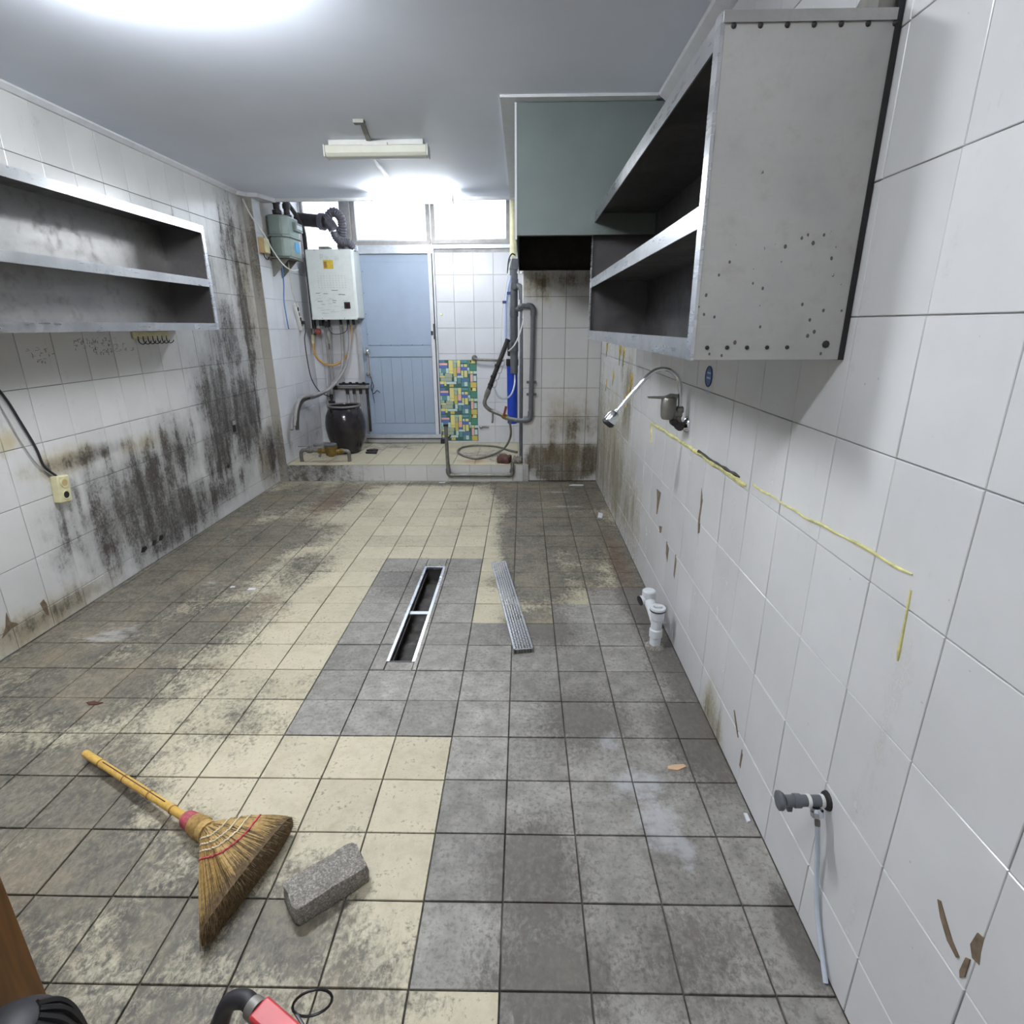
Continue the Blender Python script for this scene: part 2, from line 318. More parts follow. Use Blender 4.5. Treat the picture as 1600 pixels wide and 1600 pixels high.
# ------------------------------------------------------------------ mesh helpers
ORG = {}
def link(o): COL.objects.link(o); return o
class MB:
    def __init__(s): s.v = []; s.f = []
    def quad(s, *p):
        n = len(s.v); s.v += [tuple(x) for x in p]; s.f.append(tuple(range(n, n+len(p)))); return s
    def box(s, a, b):
        (x0, y0, z0), (x1, y1, z1) = a, b
        x0, x1 = sorted((x0, x1)); y0, y1 = sorted((y0, y1)); z0, z1 = sorted((z0, z1))
        n = len(s.v)
        s.v += [(x0,y0,z0),(x1,y0,z0),(x1,y1,z0),(x0,y1,z0),(x0,y0,z1),(x1,y0,z1),(x1,y1,z1),(x0,y1,z1)]
        s.f += [tuple(n+i for i in q) for q in ((0,3,2,1),(4,5,6,7),(0,1,5,4),(1,2,6,5),(2,3,7,6),(3,0,4,7))]; return s
    def obox(s, c, ax, ay, az, hx, hy, hz):
        c = Vector(c); X, Y, Z = (Vector(a).normalized()*h for a, h in ((ax, hx), (ay, hy), (az, hz))); n = len(s.v)
        for dx, dy, dz in ((-1,-1,-1),(1,-1,-1),(1,1,-1),(-1,1,-1),(-1,-1,1),(1,-1,1),(1,1,1),(-1,1,1)):
            s.v.append(tuple(c+X*dx+Y*dy+Z*dz))
        s.f += [tuple(n+i for i in q) for q in ((0,3,2,1),(4,5,6,7),(0,1,5,4),(1,2,6,5),(2,3,7,6),(3,0,4,7))]; return s
    def prism(s, poly, axis, a, b):
        """poly = 2-D outline in the two other axes (in x,y,z order), extruded along axis from a to b"""
        n = len(s.v); k = len(poly)
        for t in (a, b):
            for p in poly:
                q = list(p); q.insert(axis, t); s.v.append(tuple(q))
        s.f.append(tuple(range(n, n+k))); s.f.append(tuple(range(n+2*k-1, n+k-1, -1)))
        for i in range(k):
            j = (i+1) % k; s.f.append((n+j, n+i, n+k+i, n+k+j))
        return s
    def tube(s, path, r, seg=10, smooth=True, sub=6, caps=True):
        pts = [Vector(p) for p in path]
        rr = r if isinstance(r, (list, tuple)) else [r]*len(pts)
        if smooth and len(pts) > 2:
            np_, nr = [], []
            for i in range(len(pts)-1):
                p0 = pts[max(i-1, 0)]; p1 = pts[i]; p2 = pts[i+1]; p3 = pts[min(i+2, len(pts)-1)]
                for k in range(sub):
                    t = k/sub
                    np_.append(.5*((2*p1)+(p2-p0)*t+(2*p0-5*p1+4*p2-p3)*t*t+(3*p1-p0-3*p2+p3)*t**3)); nr.append(rr[i]*(1-t)+rr[i+1]*t)
            np_.append(pts[-1]); nr.append(rr[-1]); pts, rr = np_, nr
        T = [(pts[min(i+1, len(pts)-1)]-pts[max(i-1, 0)]).normalized() for i in range(len(pts))]
        nrm = T[0].orthogonal().normalized(); n0 = len(s.v)
        for i, (p, t, q) in enumerate(zip(pts, T, rr)):
            nrm = (nrm - t*nrm.dot(t)).normalized(); bn = t.cross(nrm)
            for k in range(seg):
                a = 2*math.pi*k/seg; s.v.append(tuple(p + (nrm*math.cos(a)+bn*math.sin(a))*q))
        for i in range(len(pts)-1):
            for k in range(seg):
                a = n0+i*seg+k; b = n0+i*seg+(k+1) % seg; s.f.append((a, b, b+seg, a+seg))
        if caps:
            s.f.append(tuple(n0+k for k in range(seg-1, -1, -1))); e = n0+(len(pts)-1)*seg; s.f.append(tuple(e+k for k in range(seg)))
        return s
    def cyl(s, a, b, r, seg=16, r2=None): return s.tube([a, b], [r, r if r2 is None else r2], seg, False)
    def lathe(s, prof, c=(0,0,0), axis=(0,0,1), seg=24, caps=True):
        A = Vector(axis).normalized(); U = A.orthogonal().normalized(); W = A.cross(U); c = Vector(c); n0 = len(s.v)
        for r, h in prof:
            for k in range(seg):
                a = 2*math.pi*k/seg; s.v.append(tuple(c+A*h+(U*math.cos(a)+W*math.sin(a))*max(r, 1e-5)))
        for i in range(len(prof)-1):
            for k in range(seg):
                a = n0+i*seg+k; b = n0+i*seg+(k+1) % seg; s.f.append((a, b, b+seg, a+seg))
        if caps: s.f.append(tuple(n0+k for k in range(seg-1, -1, -1))); e = n0+(len(prof)-1)*seg; s.f.append(tuple(e+k for k in range(seg)))
        return s
    def mesh(s, name, org=(0,0,0)):
        me = bpy.data.meshes.new(name); o = org
        me.from_pydata([(a-o[0], b-o[1], c-o[2]) for a, b, c in s.v], [], s.f)
        me.validate(); me.update(); return me
def obj(name, mb, mat, parent=None, org=None, smooth=True, bevel=0, angle=35):
    po = ORG.get(parent.name, (0,0,0)) if parent else None
    o_ = po if parent else (org or (0,0,0))
    me = mb.mesh(name, o_)
    if smooth and len(me.polygons):
        me.shade_smooth(); me.set_sharp_from_angle(angle=math.radians(angle))
    ob = link(bpy.data.objects.new(name, me)); me.materials.append(M[mat] if isinstance(mat, str) else mat)
    if parent: ob.parent = parent
    else: ob.location = o_
    ORG[ob.name] = o_
    if bevel:
        b = ob.modifiers.new('bevel', 'BEVEL'); b.width = bevel; b.segments = 2; b.limit_method = 'ANGLE'; b.angle_limit = math.radians(40)
    return ob
def tag(o, label, cat, group=None):
    o['label'] = label; o['category'] = cat
    if group: o['group'] = group
    return o
def thing(name, label, cat, loc, group=None):
    o = link(bpy.data.objects.new(name, None)); o.location = loc; o.empty_display_size = .05
    ORG[o.name] = tuple(loc); return tag(o, label, cat, group)
def struct(name, mb, mat, label=None, **k):
    o = obj(name, mb, mat, **k); o['kind'] = 'structure'
    if label: o['label'] = label
    return o
def sroot(name, loc, label=None):
    o = link(bpy.data.objects.new(name, None)); o.location = loc; ORG[o.name] = tuple(loc); o['kind'] = 'structure'
    if label: o['label'] = label
    return o
def text_mb(s, size, place, ext=.001):
    """flat lettering; place maps (u, v, w) -> world"""
    cu = bpy.data.curves.new('lettering', 'FONT'); cu.body = s; cu.size = size; cu.extrude = ext; cu.align_x = 'CENTER'; cu.align_y = 'CENTER'; cu.resolution_u = 3
    ob = bpy.data.objects.new('lettering', cu); me = ob.to_mesh()
    mb = MB(); mb.v = [tuple(place(*v.co)) for v in me.vertices]; mb.f = [tuple(p.vertices) for p in me.polygons]
    ob.to_mesh_clear(); bpy.data.objects.remove(ob); bpy.data.curves.remove(cu); return mb

# ------------------------------------------------------------------ room dimensions
XL, XR = -2.28, .68            # finished tile faces of the side walls
Y_STEP, Y_BACK, Y_JOG = 5.07, 6.09, 5.10
XA0, XA1 = -2.20, 0.0          # alcove behind the step
Z_STEP, Z_CEIL = .16, 2.40
Y_FRONT = -1.6
T = .006                       # tiles stand this proud of the wall body

# ------------------------------------------------------------------ tiles
TM = {}
def tile_mesh(w, h, mat, t=.006, b=.0012):
    k = (round(w, 3), round(h, 3), mat)
    if k not in TM:
        mb = MB(); a, c = w/2, h/2
        lo = [(-a,-c,-t), (a,-c,-t), (a,c,-t), (-a,c,-t)]; md = [(x, y, -b) for x, y, _ in lo]
        tp = [(-a+b,-c+b,0), (a-b,-c+b,0), (a-b,c-b,0), (-a+b,c-b,0)]
        mb.v = lo+md+tp; mb.f = [(8,9,10,11)]
        for i in range(4):
            j = (i+1) % 4; mb.f += [(i, j, 4+j, 4+i), (4+i, 4+j, 8+j, 8+i)]
        me = mb.mesh('tile'); me.materials.append(M[mat]); TM[k] = me
    return TM[k]
def cut(r, holes):
    out = [r]
    for hx0, hx1, hy0, hy1 in holes:
        nx = []
        for a, b, c, d in out:
            if hx1 <= a or hx0 >= b or hy1 <= c or hy0 >= d: nx.append((a, b, c, d)); continue
            if hx0 > a: nx.append((a, hx0, c, d))
            if hx1 < b: nx.append((hx1, b, c, d))
            m0, m1 = max(a, hx0), min(b, hx1)
            if hy0 > c: nx.append((m0, m1, c, hy0))
            if hy1 < d: nx.append((m0, m1, hy1, d))
        out = nx
    return out
def tiled(parent, O, U, V, u0, u1, v0, v1, pu, pv, ou, ov, mat, gap=.003, holes=(), limit=300, tilt=.35, lift=.0006):
    """lay tiles on the plane O + u U + v V; grid lines at ou + k pu, ov + k pv; normal U x V"""
    O, U, V = Vector(O), Vector(U), Vector(V); N = U.cross(V); cells = []
    for i in range(math.floor((u0-ou)/pu)-1, math.ceil((u1-ou)/pu)+1):
        for j in range(math.floor((v0-ov)/pv)-1, math.ceil((v1-ov)/pv)+1):
            a, b = max(u0, ou+i*pu), min(u1, ou+(i+1)*pu); c, d = max(v0, ov+j*pv), min(v1, ov+(j+1)*pv)
            if b-a < .012 or d-c < .012: continue
            for r in cut((a, b, c, d), holes):
                if r[1]-r[0] > .011 and r[3]-r[2] > .011: cells.append((r, i, j))
    def area(c):
        (a, b, e, d), _, _ = c; q = [project(O+U*x+V*y) for x, y in ((a, e), (b, e), (b, d), (a, d))]
        if any(p is None for p in q): return 0
        if all(p[0] < 0 for p in q) or all(p[0] > 1600 for p in q) or all(p[1] < 0 for p in q) or all(p[1] > 1600 for p in q): return 0
        return abs(sum(q[k][0]*q[(k+1) % 4][1]-q[(k+1) % 4][0]*q[k][1] for k in range(4)))/2
    cells.sort(key=area, reverse=True); rest = {}
    rnd = random.Random(int(O.x*1000)+int(O.y*77)+len(cells))
    for n, ((a, b, c, d), i, j) in enumerate(cells):
        mt = mat(i, j) if callable(mat) else mat
        p = O+U*((a+b)/2)+V*((c+d)/2)+N*rnd.uniform(-lift, lift)
        if n < limit and area(cells[n]) > 0:
            o = link(bpy.data.objects.new('tile', tile_mesh(b-a-gap, d-c-gap, mt))); o.parent = parent
            R = Matrix((U, V, N)).transposed().to_4x4() @ Matrix.Rotation(math.radians(rnd.uniform(-tilt, tilt)), 4, 'X') @ Matrix.Rotation(math.radians(rnd.uniform(-tilt, tilt)), 4, 'Y')
            o.matrix_local = Matrix.Translation(p - Vector(ORG.get(parent.name, (0,0,0)))) @ R
        else:
            mb = rest.setdefault(mt, MB()); hu, hv = (b-a-gap)/2, (d-c-gap)/2
            mb.obox(p-N*.003, U, V, N, hu, hv, .003)
    for mt, mb in rest.items():
        o = obj('tile', mb, mt, parent, smooth=False); o['kind'] = 'stuff'

# floor -----------------------------------------------------------------
X0, Y0, TP = -.0493, .8365, .2
DR = (-.588, -.470, 2.10, 3.115)         # trench opening in the floor
fl = MB()
fl.box((-2.4, Y_FRONT-.1, -.12), (DR[0], 5.2, -T)).box((DR[1], Y_FRONT-.1, -.12), (.8, 5.2, -T))
fl.box((DR[0], Y_FRONT-.1, -.12), (DR[1], DR[2], -T)).box((DR[0], DR[3], -.12), (DR[1], 5.2, -T))
floor = struct('floor', fl, 'grout_f', 'kitchen floor of old beige and grey square tiles', smooth=False)
def floor_kind(c, r):
    if r <= -1: g = c >= 0
    elif r <= 3: g = c >= -1
    elif r <= 7: g = c >= -4
    elif r == 8: g = -4 <= c <= -2 or c >= 1
    elif r == 9: g = -4 <= c <= -2 or c >= 2
    elif r <= 11: g = -4 <= c <= -2
    else: g = False
    return 'grey' if g else 'beige'
tiled(floor, (0,0,0), (1,0,0), (0,1,0), XL, XR, Y_FRONT, Y_STEP, TP, TP, X0, Y0, floor_kind, gap=.0045, holes=[DR], tilt=.3, lift=.0012)

# ceiling -----------------------------------------------------------------
ce = MB(); ce.box((-2.4, Y_FRONT-.1, Z_CEIL), (.8, 5.29, Z_CEIL+.1)).box((-2.4, 5.25, Z_CEIL+.1), (.8, 5.29, 2.85)).box((-2.4, 5.2, 2.80), (.8, 6.3, 2.9))
struct('ceiling', ce, 'ceiling', 'flat pale grey painted ceiling', smooth=False)
# cornice strips, each one a trim
def cornice(n, path_box):
    struct('trim_%d' % n, path_box, 'trim', smooth=False)
mb = MB(); mb.prism([(XL, Z_CEIL), (XL+.03, Z_CEIL), (XL+.028, Z_CEIL-.008), (XL+.01, Z_CEIL-.028), (XL, Z_CEIL-.03)], 1, Y_FRONT, 5.0); cornice(1, mb)
mb = MB(); mb.prism([(XR, Z_CEIL), (XR-.055, Z_CEIL), (XR-.05, Z_CEIL-.012), (XR-.012, Z_CEIL-.04), (XR, Z_CEIL-.045)], 1, Y_FRONT, 3.09); cornice(2, mb)
mb = MB(); mb.box((-.11, 3.15, Z_CEIL-.012), (-.04, 5.29, Z_CEIL)); cornice(3, mb)
mb = MB(); mb.box((-.11, 3.09, Z_CEIL-.012), (XR-.055, 3.15, Z_CEIL)); cornice(4, mb)
mb = MB(); mb.box((-2.2, 5.262, Z_CEIL-.022), (-.04, 5.292, Z_CEIL)); cornice(5, mb)
mb = MB(); mb.prism([(XL, 5.0), (XL+.02, 4.95), (XA0-.01, 5.03), (XA0+.06, 5.05), (-2.08, 5.27), (-2.2, 5.29), (XL, 5.29)], 2, Z_CEIL-.03, Z_CEIL); cornice(6, mb)

# side walls -----------------------------------------------------------------
mb = MB(); mb.box((-2.42, Y_FRONT-.1, -.12), (XL-T, 5.3, 2.9))
wl = struct('wall_left', mb, 'grout_l', 'left wall of white tiles blackened by mould', smooth=False)
tiled(wl, (XL, 0, 0), (0,1,0), (0,0,1), Y_FRONT, Y_STEP, 0, Z_CEIL, .2062, .2523, 2.594, .107, 'tile_l', gap=.0028, limit=290)
mb = MB(); mb.box((XR+T, Y_FRONT-.1, -.12), (.85, 6.3, 2.9))
wr = struct('wall_right', mb, 'grout_w', 'right wall of white rectangular tiles', smooth=False)
tiled(wr, (XR, 0, 0), (0,-1,0), (0,0,1), -Y_JOG, -Y_FRONT, 0, Z_CEIL, .2075, .2468, -1.432, .160, 'tile_r', gap=.0024, limit=290)
mb = MB(); mb.box((-2.42, Y_FRONT-.12, -.12), (.85, Y_FRONT, 2.5))
struct('wall_front', mb, 'plaster', smooth=False)
# pier at the end of the left wall and the alcove's own left wall
mb = MB(); mb.box((-2.42, Y_STEP+T, -.1), (XA0-T, 6.3, 2.9))
wa = struct('wall_alcove_left', mb, 'grout_w', 'short white tiled side wall of the alcove', smooth=False)
tiled(wa, (0, Y_STEP, 0), (1,0,0), (0,0,1), XL, XA0, 0, Z_CEIL, .09, .2523, XL, .107, 'tile_pier', gap=.002)
tiled(wa, (XA0, 0, 0), (0,1,0), (0,0,1), Y_STEP+.001, Y_BACK, Z_STEP, 2.79, .205, .2535, 5.28, .09, 'tile_c', gap=.0024)
# jog wall right of the step
mb = MB(); mb.box((XA1+T, Y_JOG+T, -.1), (.85, 6.3, 2.9))
wj = struct('wall_jog', mb, 'grout_b', 'tiled wall below the hood with a brown grease band', smooth=False)
tiled(wj, (0, Y_JOG, 0), (1,0,0), (0,0,1), XA1, XR, 0, 2.4, .2, .2535, .165, .090, 'tile_b', gap=.003)
tiled(wj, (XA1, 0, 0), (0,-1,0), (0,0,1), -Y_BACK, -Y_JOG, Z_STEP, 2.79, .205, .2535, -5.28, .09, 'tile_c', gap=.003)
# back wall with the window band above
mb = MB(); mb.box((XA0-.1, Y_BACK+T, -.1), (-1.72, 6.3, 2.0)).box((-1.72, Y_BACK+T, -.1), (.1, 6.3, 2.10)).box((XA0-.1, Y_BACK, 2.76), (.1, 6.3, 2.9)).box((-.115, Y_BACK+T, 2.0), (.1, 6.3, 2.9))
wb = struct('wall_back', mb, 'grout_w', 'white tiled back wall of the alcove', smooth=False)
DOOR = (-1.715, -.885, .235, 2.105)
tiled(wb, (0, Y_BACK, 0), (1,0,0), (0,0,1), XA0, XA1, Z_STEP, 2.07, .2, .2535, -.70, .09, 'tile_c', gap=.0024, holes=[DOOR])
# step -----------------------------------------------------------------
mb = MB(); mb.box((XA0-.05, Y_STEP+T, -.1), (XA1+.05, 6.2, Z_STEP-T))
stp = struct('step', mb, 'grout_w', 'raised tiled step in front of the door', smooth=False)
tiled(stp, (0, Y_STEP, 0), (1,0,0), (0,0,1), XA0, XA1, 0, Z_STEP-.004, .2, .4, -1.495, -.1, 'tile_step', gap=.003)
tiled(stp, (0, 0, Z_STEP), (1,0,0), (0,1,0), XA0, XA1, Y_STEP-.004, Y_BACK, .2, .25, -1.45, Y_STEP-.004, 'tile_top', gap=.004)

# broken tile spots on the walls
def blob(parent, O, U, V, u, v, pts, mat='chip', h=.0012):
    O, U, V = Vector(O), Vector(U), Vector(V); N = U.cross(V); mb = MB(); n = len(pts)
    wide = 2.0 if abs(u) > 2 and O.x > 0 else 1.0
    top = [O+U*(u+a*wide)+V*(v+b)+N*h for a, b in pts]; lo = [p-N*(h+.002) for p in top]
    mb.v = [tuple(p) for p in top+lo]; mb.f = [tuple(range(n))]+[(i, i+n, (i+1) % n+n, (i+1) % n) for i in range(n)]
    return obj('broken_patch', mb, mat, parent, smooth=False)
RW = ((XR,0,0), (0,-1,0), (0,0,1))
tri = [(-.02,.04), (.025,.045), (.02,.02), (.004,-.08), (-.004,-.085), (-.008,-.01)]
blob(wr, *RW, -2.72, .55, tri)
blob(wr, *RW, -2.06, .70, [(-.006,.09), (.008,.05), (.004,-.02), (.008,-.08), (0,-.09), (-.006,-.04), (-.002,.02)])
blob(wr, *RW, -2.47, .37, [(-.012,.04), (.012,.02), (.008,-.05), (-.008,-.02)])
blob(wr, *RW, -2.32, .36, [(-.005,.05), (.007,.03), (.004,-.06), (-.005,-.05)])
blob(wr, *RW, -2.62, .42, [(-.016,.01), (.012,.025), (.008,-.01), (-.006,-.02)])
blob(wr, *RW, -.606, .487, [(-.006,.03), (.006,.034), (.008,.01), (.012,-.012), (-.001,-.016), (-.01,.0)])
blob(wr, *RW, -.612, .438, [(-.004,.02), (.003,.026), (.004,-.01), (-.002,-.022), (-.006,-.012)])
blob(wr, *RW, -.655, .458, [(-.032,.028), (-.026,.032), (-.006,.012), (.012,-.004), (.03,-.014), (.026,-.02), (.004,-.014), (-.018,.006)])
blob(wr, *RW, -1.5, .175, [(-.03,.028), (-.024,.032), (.0,.008), (.03,-.03), (.024,-.032), (-.01,.0)])
blob(wr, *RW, -1.43, .1, [(-.006,.03), (.007,.02), (.004,-.035), (-.006,-.03)])
LW = ((XL,0,0), (0,1,0), (0,0,1))
blob(wl, *LW, 2.36, .115, [(-.018,.03), (.006,.04), (.016,.01), (.01,-.05), (-.006,-.03)])
blob(wl, *LW, 2.17, .12, [(-.05,-.03), (-.02,.01), (-.006,.05), (.004,.07), (.008,.02), (.035,.0), (.04,-.012), (.0,-.012), (-.02,-.02)])
for (a, b, s_) in ((3.1, .115, .03), (3.2, .12, .022), (3.27, .125, .025), (4.2, .36, .02)):
    blob(wl, *LW, a, b, [(-s_,-.012), (-s_*.4,.014), (s_*.8,.01), (s_,-.008), (0,-.02)], 'black')
# dried yellow sealant where a worktop used to meet the wall
def bead(parent, path, r, mat='sealant', name='sealant_bead'):
    p = []; rr = []
    for (a, b), (c, d) in zip(path[:-1], path[1:]):
        n = max(3, int(math.hypot(c-a, d-b)/.04))
        for k in range(n):
            t = k/n; p.append((XR, a+(c-a)*t, b+(d-b)*t+random.uniform(-.003, .003))); rr.append(r*random.uniform(.6, 1.3))
    p.append((XR, *path[-1])); rr.append(r*.5)
    return obj(name, MB().tube(p, rr, 6, True, 2), mat, parent)
bead(wr, [(2.955, .79), (2.985, .885)], .009)
bead(wr, [(2.985, .888), (2.3, .905), (1.66, .915)], .0085)
bead(wr, [(2.15, .914), (1.72, .926)], .006, 'black', 'dark_gap')
bead(wr, [(1.61, .93), (1.3, .94), (.91, .965)], .0035)
bead(wr, [(.905, .94), (.9, .87), (.896, .80)], .0038)
# handwriting on the left wall
rnd = random.Random(3)
def scribble(y0, y1, z, hgt):
    mb = MB(); y = y0
    while y < y1:
        w = rnd.uniform(.018, .03)
        for _ in range(rnd.choice((3, 4, 4))):
            k = rnd.random()
            a = (XL+.0006, y+rnd.uniform(0, w), z+rnd.uniform(-hgt, hgt)/2)
            b = (a[0], a[1]+(rnd.uniform(.006, w*.8) if k < .55 else rnd.uniform(-.003, .003)), a[2]+(rnd.uniform(-.003, .003) if k < .55 else -hgt*rnd.uniform(.4, .8)))
            mb.tube([a, b], .0009, 4, False)
        y += w+rnd.choice((.006, .006, .03))
    return mb
mb = MB()
for y0, y1, z, h in ((2.93, 3.26, 1.318, .022), (2.93, 3.3, 1.29, .022), (3.06, 3.36, 1.262, .022), (2.63, 2.77, 1.285, .018), (2.66, 2.78, 1.262, .018), (2.68, 2.74, 1.235, .014)):
    q = scribble(y0, y1, z, h); n = len(mb.v); mb.v += q.v; mb.f += [tuple(n+i for i in f) for f in q.f]
obj('handwriting', mb, 'ink', wl)
# blue oval sticker on the right wall, with a short printed line below it
st = thing('oval_sticker', 'small blue oval sticker on white tile below the right-hand cabinet', 'sticker', (XR-.001, 2.12, 1.15))
pts = [(2.12+.036*math.cos(a*math.pi/12), 1.20+.036*math.sin(a*math.pi/12)) for a in range(24)]
obj('print', MB().prism(pts, 0, XR-.0016, XR+.001), plain('sticker_blue', (72, 112, 166), .5), st)
obj('rim', MB().tube([(XR-.0016, a, b) for a, b in pts+pts[:1]], .0025, 5, False), plain('sticker_navy', (40, 62, 120), .5), st)
mb = MB()
for dy in (-.022, -.008, .008, .022): mb.box((XR-.0014, 2.12+dy-.005, 1.138), (XR, 2.12+dy+.005, 1.143)).box((XR-.0014, 2.12+dy-.005, 1.147), (XR, 2.12+dy+.003, 1.151))
for dz in (.01, -.008): mb.box((XR-.0024, 2.1, 1.2+dz), (XR, 2.14, 1.206+dz))
obj('lettering', mb, 'pale_blue_tube', st)['kind'] = 'stuff'
# flower decoration on the far tiles of the right wall
mb = MB(); gb = MB()
for y, z, s_ in ((4.75, 1.22, .04), (4.1, 1.23, .055), (3.95, 1.2, .04), (4.35, 1.02, .035), (3.62, 1.05, .045), (3.78, .9, .045), (4.7, .93, .03), (3.7, .98, .03)):
    for k in range(5):
        a = k*1.2566; c = (y+.6*s_*math.cos(a), z+.6*s_*math.sin(a))
        mb.prism([(c[0]+.5*s_*math.cos(j*.785), c[1]+.5*s_*math.sin(j*.785)) for j in range(8)], 0, XR-.0022, XR+.002)
    gb.tube([(XR-.0012, y, z-.3*s_), (XR-.0012, y+.02, z-2.2*s_)], .003, 5, False)
obj('flower_print', mb, plain('faded_flower_yellow', (206, 178, 92), .4), wr); obj('stalk_print', gb, plain('faded_green', (120, 140, 92), .4), wr)
# ================================================================== OBJECTS
# ------------------------------------------------------------------ ceiling lamps
def lamp(x0, x1, y, lit, label, group=None):
    t = thing('ceiling_lamp', label, 'lamp', ((x0+x1)/2, y, Z_CEIL), group)
    b = MB(); b.box((x0+.02, y-.03, Z_CEIL-.032), (x1-.02, y+.03, Z_CEIL)); obj('base', b, 'white_plastic', t, bevel=.005)
    h = .03
    prof = [(y-.045, Z_CEIL-.03), (y+.045, Z_CEIL-.03), (y+.045, Z_CEIL-.07), (y+.030, Z_CEIL-.088), (y-.030, Z_CEIL-.088), (y-.045, Z_CEIL-.07)]
    d = MB(); d.prism(prof, 0, x0, x1); obj('cover', d, 'lamp_'+lit if lit else 'lens_off', t, bevel=.006)
    if not lit: c = MB(); c.box(((x0+x1)/2-.07, y-.05, Z_CEIL-.036), ((x0+x1)/2+.07, y-.03, Z_CEIL-.02)); obj('clip', c, 'white_plastic', t)
    for e in (x0-.006, x1): obj('end_cap', MB().box((e, y-.046, Z_CEIL-.088), (e+.006, y+.046, Z_CEIL-.028)), 'white_plastic', t)
    return t
lamp(-1.145, -.555, 3.75, False, 'unlit white tube lamp on the ceiling with a cream cover', 'ceiling tube lamps')
lamp(-1.19, -.565, 5.03, 'far', 'glowing tube lamp at the ceiling edge before the windows', 'ceiling tube lamps')
lamp(-1.42, -.80, 1.96, 'mid', 'glowing tube lamp above the middle of the kitchen, outside the picture', 'ceiling tube lamps')
lamp(-.85, -.22, .30, 'near', 'glowing tube lamp above the photographer, outside the picture', 'ceiling tube lamps')
t = thing('cable_duct', 'thin white cable duct on the ceiling linking the two tube lamps', 'cable duct', (-.95, 4.3, Z_CEIL))
obj('rail', MB().obox((-.965, 4.42, Z_CEIL-.006), (-.035, 1.04, 0), (1.04, .035, 0), (0,0,1), .56, .012, .006), 'trim', t)
obj('rail', MB().obox((-.865, 3.56, Z_CEIL-.006), (-.03, .2, 0), (.2, .03, 0), (0,0,1), .15, .012, .006), 'galv', t)
obj('end_clip', MB().box((-.885, 3.39, Z_CEIL-.016), (-.83, 3.43, Z_CEIL)), 'galv', t)

# ------------------------------------------------------------------ stainless wall cabinets
def rivets(parent, pts, axis, r=.005, name='rivet', mat='dark_iron'):
    for p in pts:
        a = Vector(p); obj(name, MB().lathe([(r, 0), (r*.9, .002), (r*.4, .004)], a, axis, 8), mat, parent)
def cabinet_left():
    x0, x1, y0, y1, z0, z1, zm = XL+.004, -2.0, 1.45, 3.85, 1.362, 1.98, 1.668
    t = thing('wall_cabinet', 'long open stainless steel wall shelf with grease stains on the mouldy left wall', 'cabinet', (x0, (y0+y1)/2, z0), 'steel wall cabinets')
    obj('back_panel', MB().box((x0, y0, z0), (x0+.003, y1, z1)), 'steel_dirty', t)
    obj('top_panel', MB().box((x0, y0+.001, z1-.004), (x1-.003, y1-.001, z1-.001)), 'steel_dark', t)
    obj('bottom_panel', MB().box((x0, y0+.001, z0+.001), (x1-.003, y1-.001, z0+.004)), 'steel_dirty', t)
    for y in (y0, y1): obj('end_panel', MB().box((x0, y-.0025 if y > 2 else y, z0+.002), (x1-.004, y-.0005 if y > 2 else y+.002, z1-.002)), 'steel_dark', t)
    sh = obj('shelf_board', MB().box((x0+.003, y0+.003, zm-.005), (x1-.004, y1-.004, zm-.001)), 'steel_dirty', t)
    obj('shelf_lip', MB().box((x1-.0025, y0+.004, zm-.045), (x1+.001, y1-.034, zm)), 'steel', sh)
    obj('top_lip', MB().box((x1-.0025, y0+.002, z1-.045), (x1+.0015, y1-.002, z1-.0005)), 'steel', t)
    obj('bottom_lip', MB().box((x1-.0025, y0+.002, z0+.0005), (x1+.0015, y1-.002, z0+.042)), 'steel', t)
    obj('corner_trim', MB().box((x1-.003, y1-.032, z0), (x1+.004, y1, z1)), 'steel_bright', t)
    obj('corner_trim', MB().box((x1-.003, y0, z0), (x1+.004, y0+.03, z1)), 'steel_bright', t)
    obj('joint_plate', MB().box((x1+.002, 3.56, z0+.008), (x1+.003, 3.62, z0+.036)), 'steel_bright', t)
cabinet_left()
